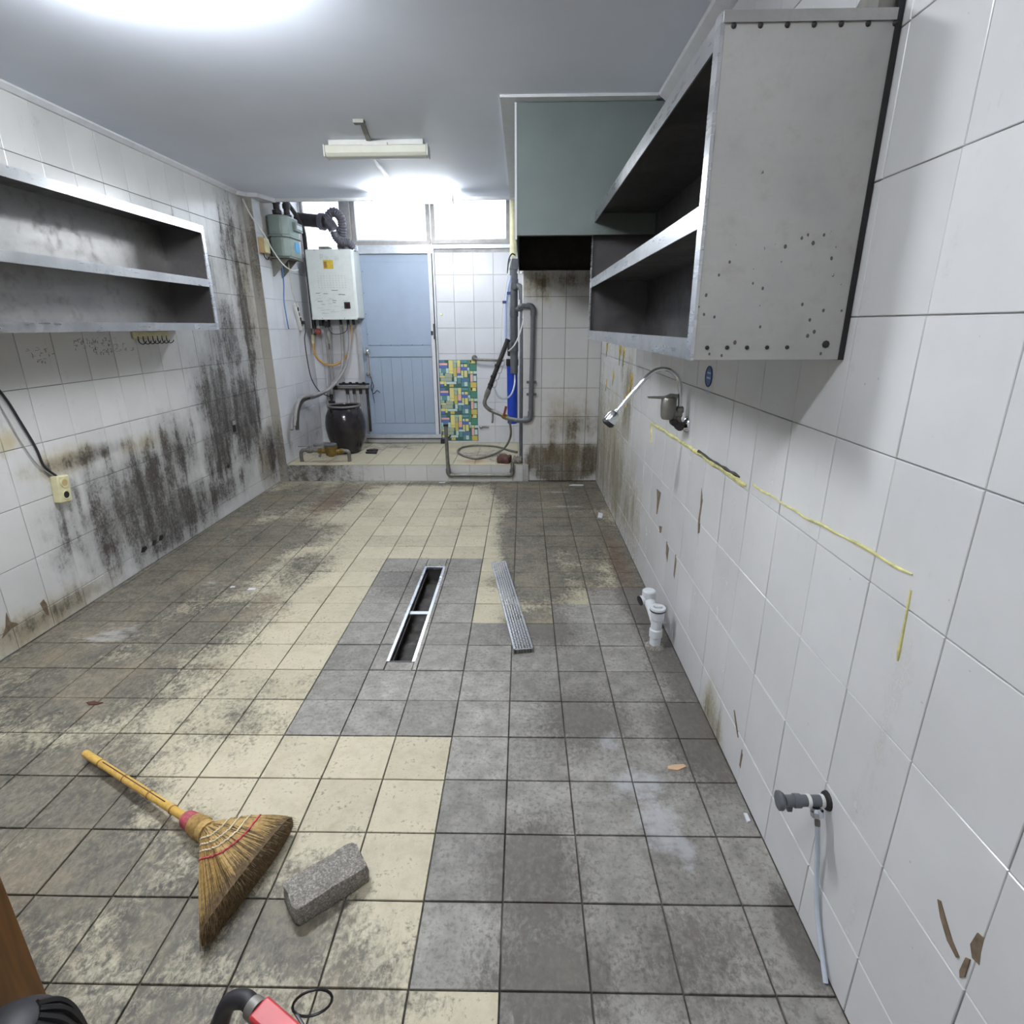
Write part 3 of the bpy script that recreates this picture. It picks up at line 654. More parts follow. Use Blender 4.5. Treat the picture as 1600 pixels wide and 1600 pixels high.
def cabinet_right():
    x0, x1, y0, y1, z0, z1, zm = .36, XR-.012, 1.25, 3.24, 1.308, 1.915, 1.61
    t = thing('wall_cabinet', 'open stainless steel wall cabinet with a speckled side on the right wall', 'cabinet', (x1, (y0+y1)/2, z0), 'steel wall cabinets')
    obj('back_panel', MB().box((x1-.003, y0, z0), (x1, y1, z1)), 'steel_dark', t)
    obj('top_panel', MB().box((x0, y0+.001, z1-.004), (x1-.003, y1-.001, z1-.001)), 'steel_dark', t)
    obj('bottom_panel', MB().box((x0, y0+.001, z0+.001), (x1-.003, y1-.001, z0+.004)), 'steel_dirty', t)
    s = obj('side_panel', MB().box((x0+.003, y0-.001, z0+.001), (x1, y0+.002, z1-.001)), 'steel_side', t); s['label'] = 'speckled pale side panel with dark drips'
    rivets(s, [(x0+.02+k*.048, y0-.001, z1-.022) for k in range(7)], (0,-1,0))
    rivets(s, [(x0+.03+k*.042, y0-.001, z0+.026) for k in range(5)], (0,-1,0), .0045); rivets(s, [(x1-.03, y0-.001, z0+.032)], (0,-1,0), .008)
    obj('fold', MB().box((x0, y0-.005, z1-.018), (x1, y0-.002, z1)), 'steel_dirty', s)
    obj('end_panel', MB().box((x0+.003, y1-.003, z0+.001), (x1, y1-.001, z1-.001)), 'steel_dark', t)
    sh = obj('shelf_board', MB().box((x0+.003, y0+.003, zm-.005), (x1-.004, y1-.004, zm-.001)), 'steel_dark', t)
    obj('shelf_lip', MB().box((x0-.001, y0+.034, zm-.042), (x0+.0025, y1-.024, zm)), 'steel', sh)
    obj('top_lip', MB().box((x0-.0015, y0+.002, z1-.045), (x0+.0025, y1-.002, z1-.0005)), 'steel', t)
    obj('bottom_lip', MB().box((x0-.0015, y0+.002, z0+.0005), (x0+.0025, y1-.002, z0+.045)), 'steel', t)
    obj('corner_trim', MB().box((x0-.004, y0-.003, z0), (x0+.003, y0+.032, z1)), 'steel_bright', t)
    obj('corner_trim', MB().box((x0-.004, y1-.022, z0), (x0+.003, y1+.001, z1)), 'steel_bright', t)
    obj('wall_gap', MB().box((x1, y0-.003, z0), (XR-.001, y0+.004, z1+.02)), 'black', t)
    obj('bracket', MB().prism([(y0+.01, z1), (y0+.16, z1), (y0+.01, z1+.09)], 0, x1-.03, x1), 'galv', t)
    # things left lying in it
    tag(obj('metal_clip', MB().tube([(.45, 1.75, z0+.012), (.47, 1.80, z0+.010), (.44, 1.84, z0+.012), (.47, 1.88, z0+.016)], .006, 6), 'dark_iron', org=(.45, 1.8, z0+.003)),
        'small bent metal clip lying in the right wall cabinet', 'clip')
cabinet_right()

# ------------------------------------------------------------------ hood
t = thing('range_hood', 'big grey-green painted sheet metal hood hanging under the ceiling on the right', 'range hood', (.3, 4.1, 1.81))
hx0, hx1, hy0, hy1, hz0, hz1 = -.036, XR-.012, 3.152, 5.085, 1.815, Z_CEIL-.013
obj('front_panel', MB().box((hx0, hy0, hz0), (hx1, hy0+.004, hz1)), 'hood', t)
obj('side_panel', MB().box((hx0, hy0, hz0-.02), (hx0+.004, hy1, hz1)), 'hood', t)
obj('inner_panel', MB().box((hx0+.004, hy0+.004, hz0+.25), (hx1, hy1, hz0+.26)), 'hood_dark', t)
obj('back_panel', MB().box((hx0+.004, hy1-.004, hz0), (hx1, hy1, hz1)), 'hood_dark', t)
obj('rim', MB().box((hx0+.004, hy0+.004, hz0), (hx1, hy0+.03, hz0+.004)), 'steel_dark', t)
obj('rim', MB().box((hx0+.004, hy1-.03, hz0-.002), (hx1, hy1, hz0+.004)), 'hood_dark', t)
obj('edge_strip', MB().box((hx0-.006, hy0-.003, hz0-.02), (hx0+.004, hy0+.012, hz1)), 'trim', t)

# ------------------------------------------------------------------ windows and door
def window(n, x0, x1, z0, z1, bar=.05, cols=1):
    r = sroot('window_%d' % n, ((x0+x1)/2, Y_BACK, z0), 'high window with frosted glass letting in white daylight')
    y0, y1 = Y_BACK+.01, Y_BACK+.06
    fr = MB(); fr.box((x0-bar, y0, z1), (x1+bar, y1, z1+bar)); obj('head', fr, 'alu_dirty', r)
    obj('sill', MB().box((x0-bar, y0-.03, z0-bar), (x1+bar, y1, z0)), 'alu_dirty', r)
    for x in (x0-bar, x1): obj('jamb', MB().box((x, y0, z0), (x+bar, y1, z1)), 'alu_dirty', r)
    obj('sash_rail', MB().box((x0, y0+.012, z0), (x1, y0+.03, z0+.018)), 'alu', r)
    obj('pane', MB().box((x0, y0+.03, z0), (x1, y0+.034, z1)), 'frosted', r)
window(1, -2.16, -1.80, 2.03, 2.72, .03)
window(2, -1.65, -.955, 2.175, 2.72, .036)
window(3, -.872, -.168, 2.185, 2.72, .036)
struct('trim_7', MB().box((-1.77, Y_BACK-.03, 2.03), (-1.69, Y_BACK+.07, 2.76)), 'alu_dirty', smooth=False)
struct('trim_8', MB().box((-1.70, Y_BACK-.02, 2.105), (-.12, Y_BACK+.07, 2.139)), 'alu', smooth=False)
struct('trim_9', MB().box((-.13, Y_BACK-.03, 2.08), (XA1-.01, Y_BACK+.07, 2.76)), 'alu_dirty', smooth=False)
d = sroot('door_1', (-1.3, Y_BACK, .19), 'blue-grey painted metal back door with a white frame')
yf, yl = Y_BACK-.035, Y_BACK-.012
fx0, fx1, lx0, lx1 = -1.715, -.885, -1.672, -.945
obj('frame_head', MB().box((fx0, yf-.01, 2.06), (fx1, Y_BACK+.01, 2.115)), 'alu', d)
obj('frame_jamb', MB().box((fx0, yf, .235), (lx0, Y_BACK+.01, 2.06)), 'alu', d)
obj('frame_jamb', MB().box((lx1, yf-.01, .235), (lx1+.036, Y_BACK+.01, 2.06)), 'trim', d)
obj('frame_jamb', MB().box((lx1+.046, yf, .235), (fx1, Y_BACK+.01, 2.06)), 'alu', d)
obj('frame_gap', MB().box((lx1+.036, yf+.012, .235), (lx1+.046, Y_BACK+.01, 2.06)), 'black', d)
obj('threshold', MB().box((fx0, yf-.03, .225), (fx1, Y_BACK+.01, .262)), 'alu', d)
obj('shadow_gap', MB().box((fx0, Y_BACK-.008, .205), (fx1, Y_BACK+.01, .226)), 'black', d)
leaf = obj('door_leaf', MB().box((lx0, yl, .262), (lx1, Y_BACK, 2.06)), 'door_blue', d)
obj('upper_panel', MB().box((lx0+.055, yl-.006, 1.19), (lx1-.004, yl, 1.985)), 'door_blue', leaf, bevel=.002)
obj('mid_rail', MB().box((lx0+.055, yl-.012, 1.075), (lx1-.004, yl, 1.178)), 'door_blue', leaf, bevel=.002)
obj('bottom_rail', MB().box((lx0+.045, yl-.006, .272), (lx1-.004, yl, .375)), 'door_blue', leaf, bevel=.002)
pw = (lx1-.006-(lx0+.075))/6
for k in range(6): obj('plank', MB().box((lx0+.075+k*pw+.002, yl-.005, .382), (lx0+.075+(k+1)*pw-.002, yl, 1.066)), 'door_blue', leaf, bevel=.002)
for z in (1.19+.004,): rivets(leaf, [(lx0+.08+k*.11, yl-.006, z) for k in range(6)], (0,-1,0), .004)
rivets(leaf, [(lx0+.062, yl-.006, 1.3+k*.2) for k in range(4)], (0,-1,0), .004)
kn = obj('door_knob', MB().lathe([(.014, 0), (.012, .02), (.03, .03), (.036, .045), (.03, .06), (.012, .068)], (lx0+.055, yl-.012, 1.135), (0,-1,0), 20), 'chrome', leaf)
obj('knob_plate', MB().box((lx0+.035, yl-.014, .87), (lx0+.07, yl, 1.1)), 'alu', leaf, bevel=.003)
obj('latch_bar', MB().cyl((lx0+.062, yl-.03, 1.1), (lx0+.064, yl-.03, .88), .006, 8), 'chrome', leaf)
obj('lower_knob', MB().lathe([(.01, 0), (.009, .012), (.02, .02), (.02, .03), (.008, .036)], (lx0+.04, yl-.012, .90), (0,-1,0), 14), 'galv', leaf)
obj('tie_wire', MB().tube([(lx0+.064, yl-.03, .88), (lx0+.075, yl-.035, .82), (lx0+.06, yl-.03, .76), (lx0+.08, yl-.03, .70), (lx0+.12, yl-.03, .73), (lx0+.15, yl-.028, .71)], .004, 6), 'dark_iron', leaf)
obj('tie_wire', MB().tube([(lx0+.07, yl-.03, .84), (lx0+.09, yl-.035, .78), (lx0+.07, yl-.03, .73), (lx0+.085, yl-.03, .6)], .003, 6), 'dark_iron', leaf)
obj('catch', MB().box((lx1+.0, yf-.022, 1.29), (lx1+.02, yf-.01, 1.33)), 'black', d); obj('catch', MB().box((lx1+.026, yf-.02, 1.25), (lx1+.036, yf-.008, 1.40)), 'black', d)
obj('foot_bolt', MB().box((fx1-.01, yf-.02, .16), (fx1+.03, Y_BACK, .2)).cyl((fx1+.03, yf, .18), (fx1+.1, yf, .25), .008, 8), 'dark_iron', d)

# ------------------------------------------------------------------ mosaic film beside the door
t = thing('mosaic_film', 'sheet of blue, green and yellow mosaic-patterned film stuck beside the door', 'wall sticker', (-.69, Y_BACK-.001, .17))
mx0, mx1, mz0, mz1 = -.885, -.488, .182, 1.04
obj('backing', MB().box((mx0, Y_BACK-.0022, mz0), (mx1, Y_BACK, mz1)), 'mosaic_line', t)
# one repeat of the design in a 14 x 10 grid (x0, x1, z0, z1, colour)
PAT = [(0,2,8,9,'navy'),(0,3,7.2,8,'pink'),(0,3,6.2,7.2,'blue'),(0,.6,4.6,6.2,'pale'),(.6,2.4,4.6,6.2,'teal'),(2.4,3.4,4.4,6.2,'pale'),(0,1.4,3.6,4.6,'mint'),(0,2,2.9,3.6,'yellow'),(2,4.6,2.9,4.4,'sage'),
    (.4,4.4,1.6,2.9,'sage'),(0,1.6,.6,1.6,'yellow'),(1.6,2.4,0,1.6,'yellow'),(2.4,6,.6,1.5,'pale'),(0,1.4,-.3,.6,'blue'),(3.4,5,5.2,9,'yellow'),(3.4,5,4.2,5.2,'yellow'),(3.4,5,-.4,.6,'gold'),
    (5,6.2,6.4,8,'sage'),(5,6.2,3.2,6.4,'gold'),(5.2,6.2,1.5,3.2,'pale'),(5,6.4,8,9,'mint'),(6.4,7.6,6.6,9,'yellow'),(6.3,7.6,4.4,6.6,'pink'),(6.3,7.6,3.6,4.4,'blue'),(6.3,8.6,2.8,3.6,'pale'),(6.4,7.6,.8,2.8,'teal'),
    (7.6,10,8,9,'teal'),(7.8,8.6,6.6,7.6,'pale'),(8.8,10,6.6,7.6,'yellow'),(7.8,10,5.4,6.6,'blue'),(7.8,8.6,3.6,5.4,'yellow'),(8.8,10,3,5.4,'yellow'),(7.8,10.6,1.4,2.8,'navy'),(7.8,8.8,-.3,1.4,'teal'),(8.8,10,-.2,1.4,'pale'),
    (10,10.8,6.6,9,'green'),(10,10.8,5.4,6.4,'pale'),(10.8,11.6,8,9,'yellow'),(11,13,7.8,9,'yellow'),(11,13.4,5.4,7.6,'green'),(10.2,11,4.2,5.4,'mint'),(11,12,4.2,5.2,'yellow'),(12.1,13.4,4.2,5.2,'pale'),
    (11,12,1.4,4.1,'pink'),(12.1,13.2,1.6,3.6,'pale'),(11,13.2,-.6,1.3,'gold'),(10,10.9,-.6,1.3,'green')]
rows = 3; uh = (mz1-mz0)/rows; sx = (mx1-mx0)/13.4; sz = uh/9.7
for k in range(rows):
    for a, b, c, e, colr in PAT:
        z0 = mz0+(rows-1-k)*uh+(c+.65)*sz; z1 = mz0+(rows-1-k)*uh+(e+.65)*sz
        z0, z1 = max(z0, mz0+.002), min(z1, mz1-.002)
        if z1-z0 < .004: continue
        obj('mosaic_piece', MB().box((mx0+a*sx+.0012, Y_BACK-.003, z0+.0012), (mx0+b*sx-.0012, Y_BACK-.001, z1-.0012)), MOS[colr], t, smooth=False)

# ------------------------------------------------------------------ floor drain and its cover
t = thing('drain_channel', 'open stainless steel drain trench set in the grey floor tiles', 'drain', (-.53, 2.6, -.1))
dx0, dx1, dy0, dy1 = DR
obj('trough', MB().box((dx0, dy0, -.125), (dx1, dy1, -.115)).box((dx0, dy0, -.12), (dx0+.003, dy1, -.008)).box((dx1-.003, dy0, -.12), (dx1, dy1, -.008)).box((dx0, dy0, -.12), (dx1, dy0+.003, -.008)).box((dx0, dy1-.003, -.12), (dx1, dy1, -.008)), 'steel_dark', t)
mb = MB(); n = 26
for j in range(n+1):
    for i in range(4):
        mb.v.append((dx0+.003+(dx1-dx0-.006)*i/3, dy0+.003+(dy1-dy0-.006)*j/n, -.085+random.uniform(-.012, .012)))
mb.f = [(j*4+i, j*4+i+1, j*4+i+5, j*4+i+4) for j in range(n) for i in range(3)]
obj('sludge', mb, 'muck', t)
for a, b in ((dx0+.001, dx0+.016), (dx1-.016, dx1-.001)):
    obj('ledge', MB().box((a, dy0, -.03), (b, dy1, -.026)), 'steel_dark', t)
obj('rim', MB().box((dx0-.004, dy0, -.012), (dx0+.010, dy1, .0015)), 'steel_bright', t)
obj('rim', MB().box((dx1-.010, dy0, -.012), (dx1+.004, dy1, .0015)), 'steel_bright', t)
obj('rim', MB().box((dx0+.01, dy1-.016, -.012), (dx1-.01, dy1, .0012)), 'steel_bright', t)
obj('rim', MB().box((dx0+.01, dy0, -.012), (dx1-.01, dy0+.006, .0)), 'steel_dark', t)
obj('crossbar', MB().box((dx0+.006, 2.545, -.024), (dx1-.006, 2.575, -.012)), 'steel', t)
def grate():
    a0, a1 = Vector((-.147, 3.14, 0)), Vector((.004, 2.17, 0))
    A = (a1-a0).normalized(); W = Vector((-A.y, A.x, 0)); L = (a1-a0).length; w = .088; z = .022
    nx, ny = 6, int(L/.0145); mb = MB(); b = .006
    def P(u, v, h=z): q = a0+A*u+W*v; return (q.x, q.y, h)
    cu, cv = (L-2*b)/ny, (w-2*b)/nx
    for i in range(ny):
        for j in range(nx):
            u0, v0 = b+i*cu, -w/2+b+j*cv; s_ = 1 if (i+j) % 2 else -1
            o = [(u0, v0), (u0+cu, v0), (u0+cu, v0+cv), (u0, v0+cv)]
            mu, mv = u0+cu/2, v0+cv/2
            h = [(mu-cu*.38, mv-cv*(.38 if s_ > 0 else .14)), (mu+cu*.38, mv-cv*(.14 if s_ > 0 else .38)), (mu+cu*.38, mv+cv*(.38 if s_ > 0 else .14)), (mu-cu*.38, mv+cv*(.14 if s_ > 0 else .38))]
            n = len(mb.v); mb.v += [P(*q) for q in o]+[P(*q) for q in h]
            mb.f += [(n+k, n+(k+1) % 4, n+4+(k+1) % 4, n+4+k) for k in range(4)]
    t = thing('drain_cover', 'perforated stainless steel drain cover lying loose beside the trench', 'drain cover', tuple((a0+a1)/2))
    obj('perforated_plate', mb, 'steel_bright', t, smooth=False)
    C = (a0+a1)/2
    for s_ in (-1, 1):
        obj('side_edge', MB().obox(C+W*s_*(w/2-b/2)+Vector((0,0,z-.0005)), A, W, (0,0,1), L/2, b/2, .001), 'steel_bright', t)
        obj('skirt', MB().obox(C+W*s_*(w/2-.001)+Vector((0,0,z/2+.0005)), A, W, (0,0,1), L/2, .001, z/2-.001), 'steel', t)
        obj('end_edge', MB().obox(C+A*s_*(L/2-b/2)+Vector((0,0,z-.0005)), A, W, (0,0,1), b/2, w/2, .001), 'steel_bright', t)
    for k in range(6): obj('foot_rib', MB().obox(a1+W*(-w/2+.01+k*.0135)-A*.012+Vector((0,0,z/2)), A, W, (0,0,1), .012, .001, z/2-.001), 'steel_dark', t)
    obj('centre_line', MB().obox(C+Vector((0,0,z+.0004)), A, W, (0,0,1), L/2-.01, .0012, .0004), 'steel_bright', t)
grate()

# ------------------------------------------------------------------ broom
def broom():
    t = thing('broom', 'straw hand broom with a bamboo handle lying on the beige tiles', 'broom', (-1.0, 1.26, 0))
    h0, h1 = Vector((-1.463, 1.505, .028)), Vector((-.945, 1.222, .052)); d = (h1-h0)
    p = [h0+d*k/8 for k in range(9)]; r = [.0125, .0125, .012, .012, .0125, .0125, .012, .012, .0125]
    hd = obj('handle', MB().tube(p, r, 12, False), 'bamboo', t)
    for k in (.17, .42, .66, .86):
        c = h0+d*k; obj('bamboo_node', MB().lathe([(.0122, -.004), (.0142, 0), (.0122, .004)], c, d, 12), plain('bamboo_joint', (150, 112, 52), .6) if k == .17 else bpy.data.materials['bamboo_joint'], hd)
    obj('handle_groove', MB().obox(h0+d*.5+Vector((0, 0, .0125)), d, d.cross(Vector((0,0,1))), (0,0,1), d.length*.3, .0012, .001), 'redbrick', hd)
    # binding
    A = h1-d.normalized()*.01; dn = d.normalized(); B = A+dn*.1
    obj('binding', MB().tube([A-dn*.01, A+dn*.02, B], [.019, .024, .03], 16, False), 'straw', t)
    for k in range(9): obj('binding_turn', MB().lathe([(.0215+k*.001, -.003), (.0245+k*.001, 0), (.0215+k*.001, .003)], A+dn*(.0+k*.009), d, 14), 'straw', t) if k > 3 else obj('colour_band', MB().lathe([(.0215+k*.001, -.0045), (.0238+k*.001, 0), (.0215+k*.001, .0045)], A+dn*(.0+k*.009), d, 14), 'band_red', t)
    # fan of straw between two edge rays
    S = B-dn*.03
    e1, e2 = Vector((-.655, 1.232, .03)), Vector((-.742, .905, .012))
    def edge(s):      # end point for s in 0..1 round the fan
        q = e1.lerp(e2, s); bow = math.sin(math.pi*s); q = q+Vector((.0, -.015, 0))*bow; return q
    def surf(s, u, h):   # u along 0..1; h height factor -1..1
        q = S.lerp(edge(s), u); 
        side = 4*s*(1-s)
        th = (.026*(1-u)+.05*u)*(.35+.65*math.sqrt(max(side, 0)))
        sag = .02*math.sin(math.pi*u)*(.4 if s > .7 else .8)
        if s > .6: q = q+Vector((-.02, .03, 0))*math.sin(math.pi*u)*(s-.6)/.4
        if s < .25: q = q+Vector((.0, .012, 0))*math.sin(math.pi*u)
        zc = q.z*.4+.03*(1-u)+.03*u
        q.z = max(zc+sag*.4+th*h*.85, .002); return q
    ns, nu = 26, 12; mb = MB()
    for h in (1, -1):
        for i in range(ns+1):
            for j in range(nu+1): mb.v.append(tuple(surf(i/ns, j/nu, h)))
    off = (ns+1)*(nu+1)
    for i in range(ns):
        for j in range(nu):
            a = i*(nu+1)+j; mb.f += [(a, a+nu+1, a+nu+2, a+1), (off+a, off+a+1, off+a+nu+2, off+a+nu+1)]
    for i in range(ns): a = i*(nu+1)+nu; mb.f.append((a, a+nu+1, off+a+nu+1, off+a))
    for i in (0, ns):
        for j in range(nu): a = i*(nu+1)+j; mb.f.append((a, a+1, off+a+1, off+a))
    obj('straw_core', mb, 'straw_dark', t)
    rn = random.Random(5); top = MB(); tip = MB()
    for k in range(1500):
        s = rn.random(); h = rn.uniform(.75, 1.12); s2 = min(max(s+rn.uniform(-.02, .02), 0), 1); L = rn.uniform(.78, .97) if k % 4 else rn.uniform(.95, 1.07)
        u0 = rn.uniform(0, .35); pts = [surf(s+(s2-s)*q, u0+(L-u0)*q, h) for q in (0, .4, .75, 1)]
        (tip if k % 4 == 0 else top).tube(pts, [.0012, .0011, .0009, .0004], 3, False, caps=False)
    for k in range(500):
        s = rn.random(); h = rn.uniform(-.9, .8); p0 = surf(s, .8, h); p1 = surf(min(max(s+rn.uniform(-.03, .03), 0), 1), rn.uniform(1.0, 1.08), h)
        tip.tube([p0, p1], [.0012, .0004], 3, False, caps=False)
    o = obj('straw_bristles', top, 'straw', t); o['kind'] = 'stuff'
    o = obj('dark_bristle_tips', tip, 'straw_dark', t); o['kind'] = 'stuff'
    for n, R in enumerate((.075, .102, .128, .155)):
        pts = []
        for k in range(29):
            q = k/28; u = R/(edge(q)-S).length; pts.append(surf(q, u, 1.12+.1*(k % 2)))
        obj('stitch_row', MB().tube(pts, .0026, 5, False), 'thread_red' if n == 3 else 'thread_white', t)
broom()

# ------------------------------------------------------------------ concrete paver on the floor
def rough_block(pts, z0, z1, seg=(10, 5, 3), amp=.0016, chip=.006):
    """pts: four corners of the base in order; returns a worn block"""
    a, b, c, d = (Vector((*p, 0)) for p in pts); rn = random.Random(11); nx, ny, nz = seg; mb = MB(); idx = {}
    def P(i, j, k):
        if (i, j, k) not in idx:
            u, v, w = i/nx, j/ny, k/nz; q = a.lerp(b, u).lerp(d.lerp(c, u), v); q.z = z0+(z1-z0)*w
            ctr = (a+b+c+d)/4; ctr.z = (z0+z1)/2
            on = (i in (0, nx))+(j in (0, ny))+(k in (0, nz))
            q += (ctr-q).normalized()*(chip*(on-1) if on > 1 else 0)*rn.uniform(.5, 1.2)
            q += Vector((rn.uniform(-amp, amp), rn.uniform(-amp, amp), rn.uniform(-amp, amp) if k else 0))
            if k == 0: q.z = z0
            idx[(i, j, k)] = len(mb.v); mb.v.append(tuple(q))
        return idx[(i, j, k)]
    for i in range(nx):
        for j in range(ny): mb.f += [(P(i,j,nz), P(i+1,j,nz), P(i+1,j+1,nz), P(i,j+1,nz)), (P(i,j,0), P(i,j+1,0), P(i+1,j+1,0), P(i+1,j,0))]
        for k in range(nz): mb.f += [(P(i,0,k), P(i+1,0,k), P(i+1,0,k+1), P(i,0,k+1)), (P(i+1,ny,k), P(i,ny,k), P(i,ny,k+1), P(i+1,ny,k+1))]
    for j in range(ny):
        for k in range(nz): mb.f += [(P(0,j+1,k), P(0,j,k), P(0,j,k+1), P(0,j+1,k+1)), (P(nx,j,k), P(nx,j+1,k), P(nx,j+1,k+1), P(nx,j,k+1))]
    return mb
tag(obj('concrete_paver', rough_block([(-.545, .957), (-.394, 1.085), (-.457, 1.162), (-.608, 1.034)], .001, .06), 'paver', org=(-.5, 1.06, 0)),
    'rough grey concrete paving block lying on the beige tiles by the broom', 'paving block')
tag(obj('red_brick', rough_block([(-.25, 5.12), (-.13, 5.09), (-.10, 5.21), (-.215, 5.25)], Z_STEP, Z_STEP+.065, amp=.003, chip=.008), 'redbrick', org=(-.17, 5.17, Z_STEP)),
    'dark brown broken brick on the edge of the step', 'brick')
tag(obj('mortar_lump', rough_block([(-.10, 5.10), (-.01, 5.09), (0.0, 5.2), (-.09, 5.22)], Z_STEP, Z_STEP+.055, amp=.006, chip=.02), 'paver', org=(-.05, 5.15, Z_STEP)),
    'grey lump of mortar round the foot of the thin waste pipe', 'mortar')

# ------------------------------------------------------------------ left wall fittings
t = thing('wall_socket', 'yellowed double wall socket hanging on the left wall', 'socket', (XL, 2.61, .57))
obj('body', MB().obox((XL+.02, 2.607, .632), (1,0,0), (0,1,-.12), (0,.12,1), .02, .036, .066), 'cream', t, bevel=.006)
for k, dz in enumerate((.03, -.028)):
    so = obj('socket_ring', MB().lathe([(.023, 0), (.023, .004), (.018, .004), (.016, .001)], (XL+.04, 2.607+dz*.12, .632+dz), (1,0,0), 20), 'cream' , t)
    obj('socket_well', MB().lathe([(.0165, 0), (.0165, .0025)], (XL+.0402, 2.607+dz*.12, .632+dz), (1,0,0), 18), 'black' if k else 'cream_box', t)
tag(obj('wall_cable', MB().tube([(XL+.018, 2.60, .70), (XL+.012, 2.555, .76), (XL+.01, 2.54, .85), (XL+.01, 2.50, .97), (XL+.01, 2.455, 1.09), (XL+.01, 2.40, 1.17), (XL+.01, 2.3, 1.22), (XL+.01, 2.1, 1.25)], .0055, 8), 'black_rubber', org=(XL, 2.55, .7)),
    'black cable running down the left wall to the yellowed socket', 'cable')
tag(obj('wall_wire', MB().tube([(XL+.014, 2.59, .70), (XL+.01, 2.52, .78), (XL+.008, 2.47, .9), (XL+.008, 2.44, 1.0), (XL+.008, 2.40, 1.1), (XL+.008, 2.3, 1.19)], .0028, 6), 'hose_grey', org=(XL, 2.5, .7)),
    'thin grey wire beside the black cable on the left wall', 'wire')
t = thing('switch_box', 'small dark recessed wall box amid the mould on the left wall', 'wall box', (XL, 4.37, .60))
obj('frame', MB().box((XL, 4.335, .585), (XL+.006, 4.405, .695)), 'galv', t); obj('hole', MB().box((XL+.004, 4.345, .595), (XL+.0075, 4.395, .685)), 'black', t)
obj('switch_plate', MB().box((XL+.007, 4.35, .65), (XL+.012, 4.39, .682)), 'hose_grey', t)
t = thing('hook_rack', 'cream hook rack under the left steel shelf', 'hook rack', (XL, 3.56, 1.31))
obj('rail', MB().box((XL, 3.39, 1.315), (XL+.012, 3.74, 1.358)), 'cream', t, bevel=.003)
for k in range(7):
    y = 3.425+k*.046; obj('hook', MB().tube([(XL+.012, y, 1.33), (XL+.014, y, 1.30), (XL+.03, y+.004, 1.285), (XL+.045, y+.012, 1.295), (XL+.048, y+.014, 1.305)], .0028, 6), 'dark_iron', t)

# ------------------------------------------------------------------ gas meter
t = thing('gas_meter', 'grey-green gas meter with a blue sticker on the alcove wall', 'gas meter', (-2.09, 5.42, 1.95))
def octa(x0, x1, y0, y1, c): return [(x0, y0+c*.4), (x0+c*.6, y0), (x1-c, y0), (x1, y0+c), (x1, y1-c), (x1-c, y1), (x0+c, y1), (x0, y1-c)]
gx0, gx1, gy0, gy1 = -2.185, -2.015, 5.27, 5.60
obj('upper_shell', MB().prism(octa(gx0, gx1, gy0, gy1, .05), 2, 2.125, 2.285), 'meter_green', t, bevel=.012)
obj('lower_shell', MB().prism(octa(gx0+.004, gx1-.004, gy0+.004, gy1-.004, .05), 2, 1.955, 2.118), 'meter_green', t, bevel=.012)
obj('flange', MB().prism(octa(gx0-.008, gx1+.01, gy0-.008, gy1+.01, .05), 2, 2.114, 2.128), 'meter_green', t)
obj('dial_box', MB().box((gx1-.005, gy0+.14, 2.175), (gx1+.03, gy0+.30, 2.245)), 'meter_green', t, bevel=.004)
obj('dial_window', MB().box((gx1+.03, gy0+.16, 2.195), (gx1+.032, gy0+.28, 2.225)), 'pvc_white', t)
obj('sticker', MB().box((gx1-.004, gy0+.16, 2.005), (gx1-.001, gy0+.245, 2.085)), 'blue_label', t)
for y in (5.32, 5.54):
    pp = obj('pipe', MB().cyl((-2.10, y, 2.28), (-2.10, y, 2.5), .026, 16), 'dark_iron', t)
    obj('union_nut', MB().lathe([(.03, -.015), (.042, -.012), (.042, .015), (.032, .02)], (-2.10, y, 2.305), (0,0,1), 6), 'dark_iron', pp)
    obj('collar', MB().lathe([(.032, -.02), (.034, 0), (.032, .02)], (-2.10, y, 2.39), (0,0,1), 16), 'dark_iron', pp)
for y in (5.31, 5.5):
    obj('bracket_arm', MB().prism([(XA0, 1.955), (XA0+.17, 1.955), (XA0+.012, 1.80), (XA0, 1.80)], 1, y, y+.006), 'galv', t)
obj('bracket_plate', MB().box((XA0, 5.26, 1.945), (gx1, 5.58, 1.955)), 'galv', t)
obj('wall_board', MB().box((XA0, 5.215, 1.93), (XA0+.008, 5.64, 2.42)), 'alu_dirty', t)
tag(obj('gas_pipe', MB().tube([(-2.12, 5.60, 2.45), (-2.12, 5.93, 2.3), (-2.14, 6.03, 2.1), (-2.145, 6.04, 1.8), (-2.145, 6.04, 1.3)], .02, 12, True, 8), 'dark_iron', org=(-2.15, 6.0, 1.3)),
    'dark iron gas pipe running down the alcove corner beside the water heater', 'pipe')
t = thing('junction_box', 'small tan junction box on the alcove wall left of the gas meter', 'junction box', (XA0, 5.15, 1.97))
obj('body', MB().box((XA0, 5.09, 1.965), (XA0+.045, 5.20, 2.085)), 'cream_box', t, bevel=.005)
obj('lid', MB().box((XA0+.045, 5.095, 1.97), (XA0+.052, 5.195, 2.08)), 'cream', t, bevel=.003)
obj('lead', MB().tube([(XA0+.02, 5.12, 1.965), (XA0+.025, 5.14, 1.93), (XA0+.02, 5.2, 1.925), (XA0+.02, 5.23, 1.95)], .004, 6), 'black', t)
tag(obj('white_cable', MB().tube([(-2.262, 5.055, 2.36), (-2.215, 5.06, 2.24), (-2.14, 5.08, 2.11), (-2.115, 5.17, 1.99), (-2.07, 5.25, 1.885), (-2.01, 5.28, 1.845), (-1.98, 5.33, 1.855)], .0055, 8), 'white_plastic', org=(-2.1, 5.2, 1.85)),
    'white cable sagging from the ceiling corner past the gas meter', 'cable')
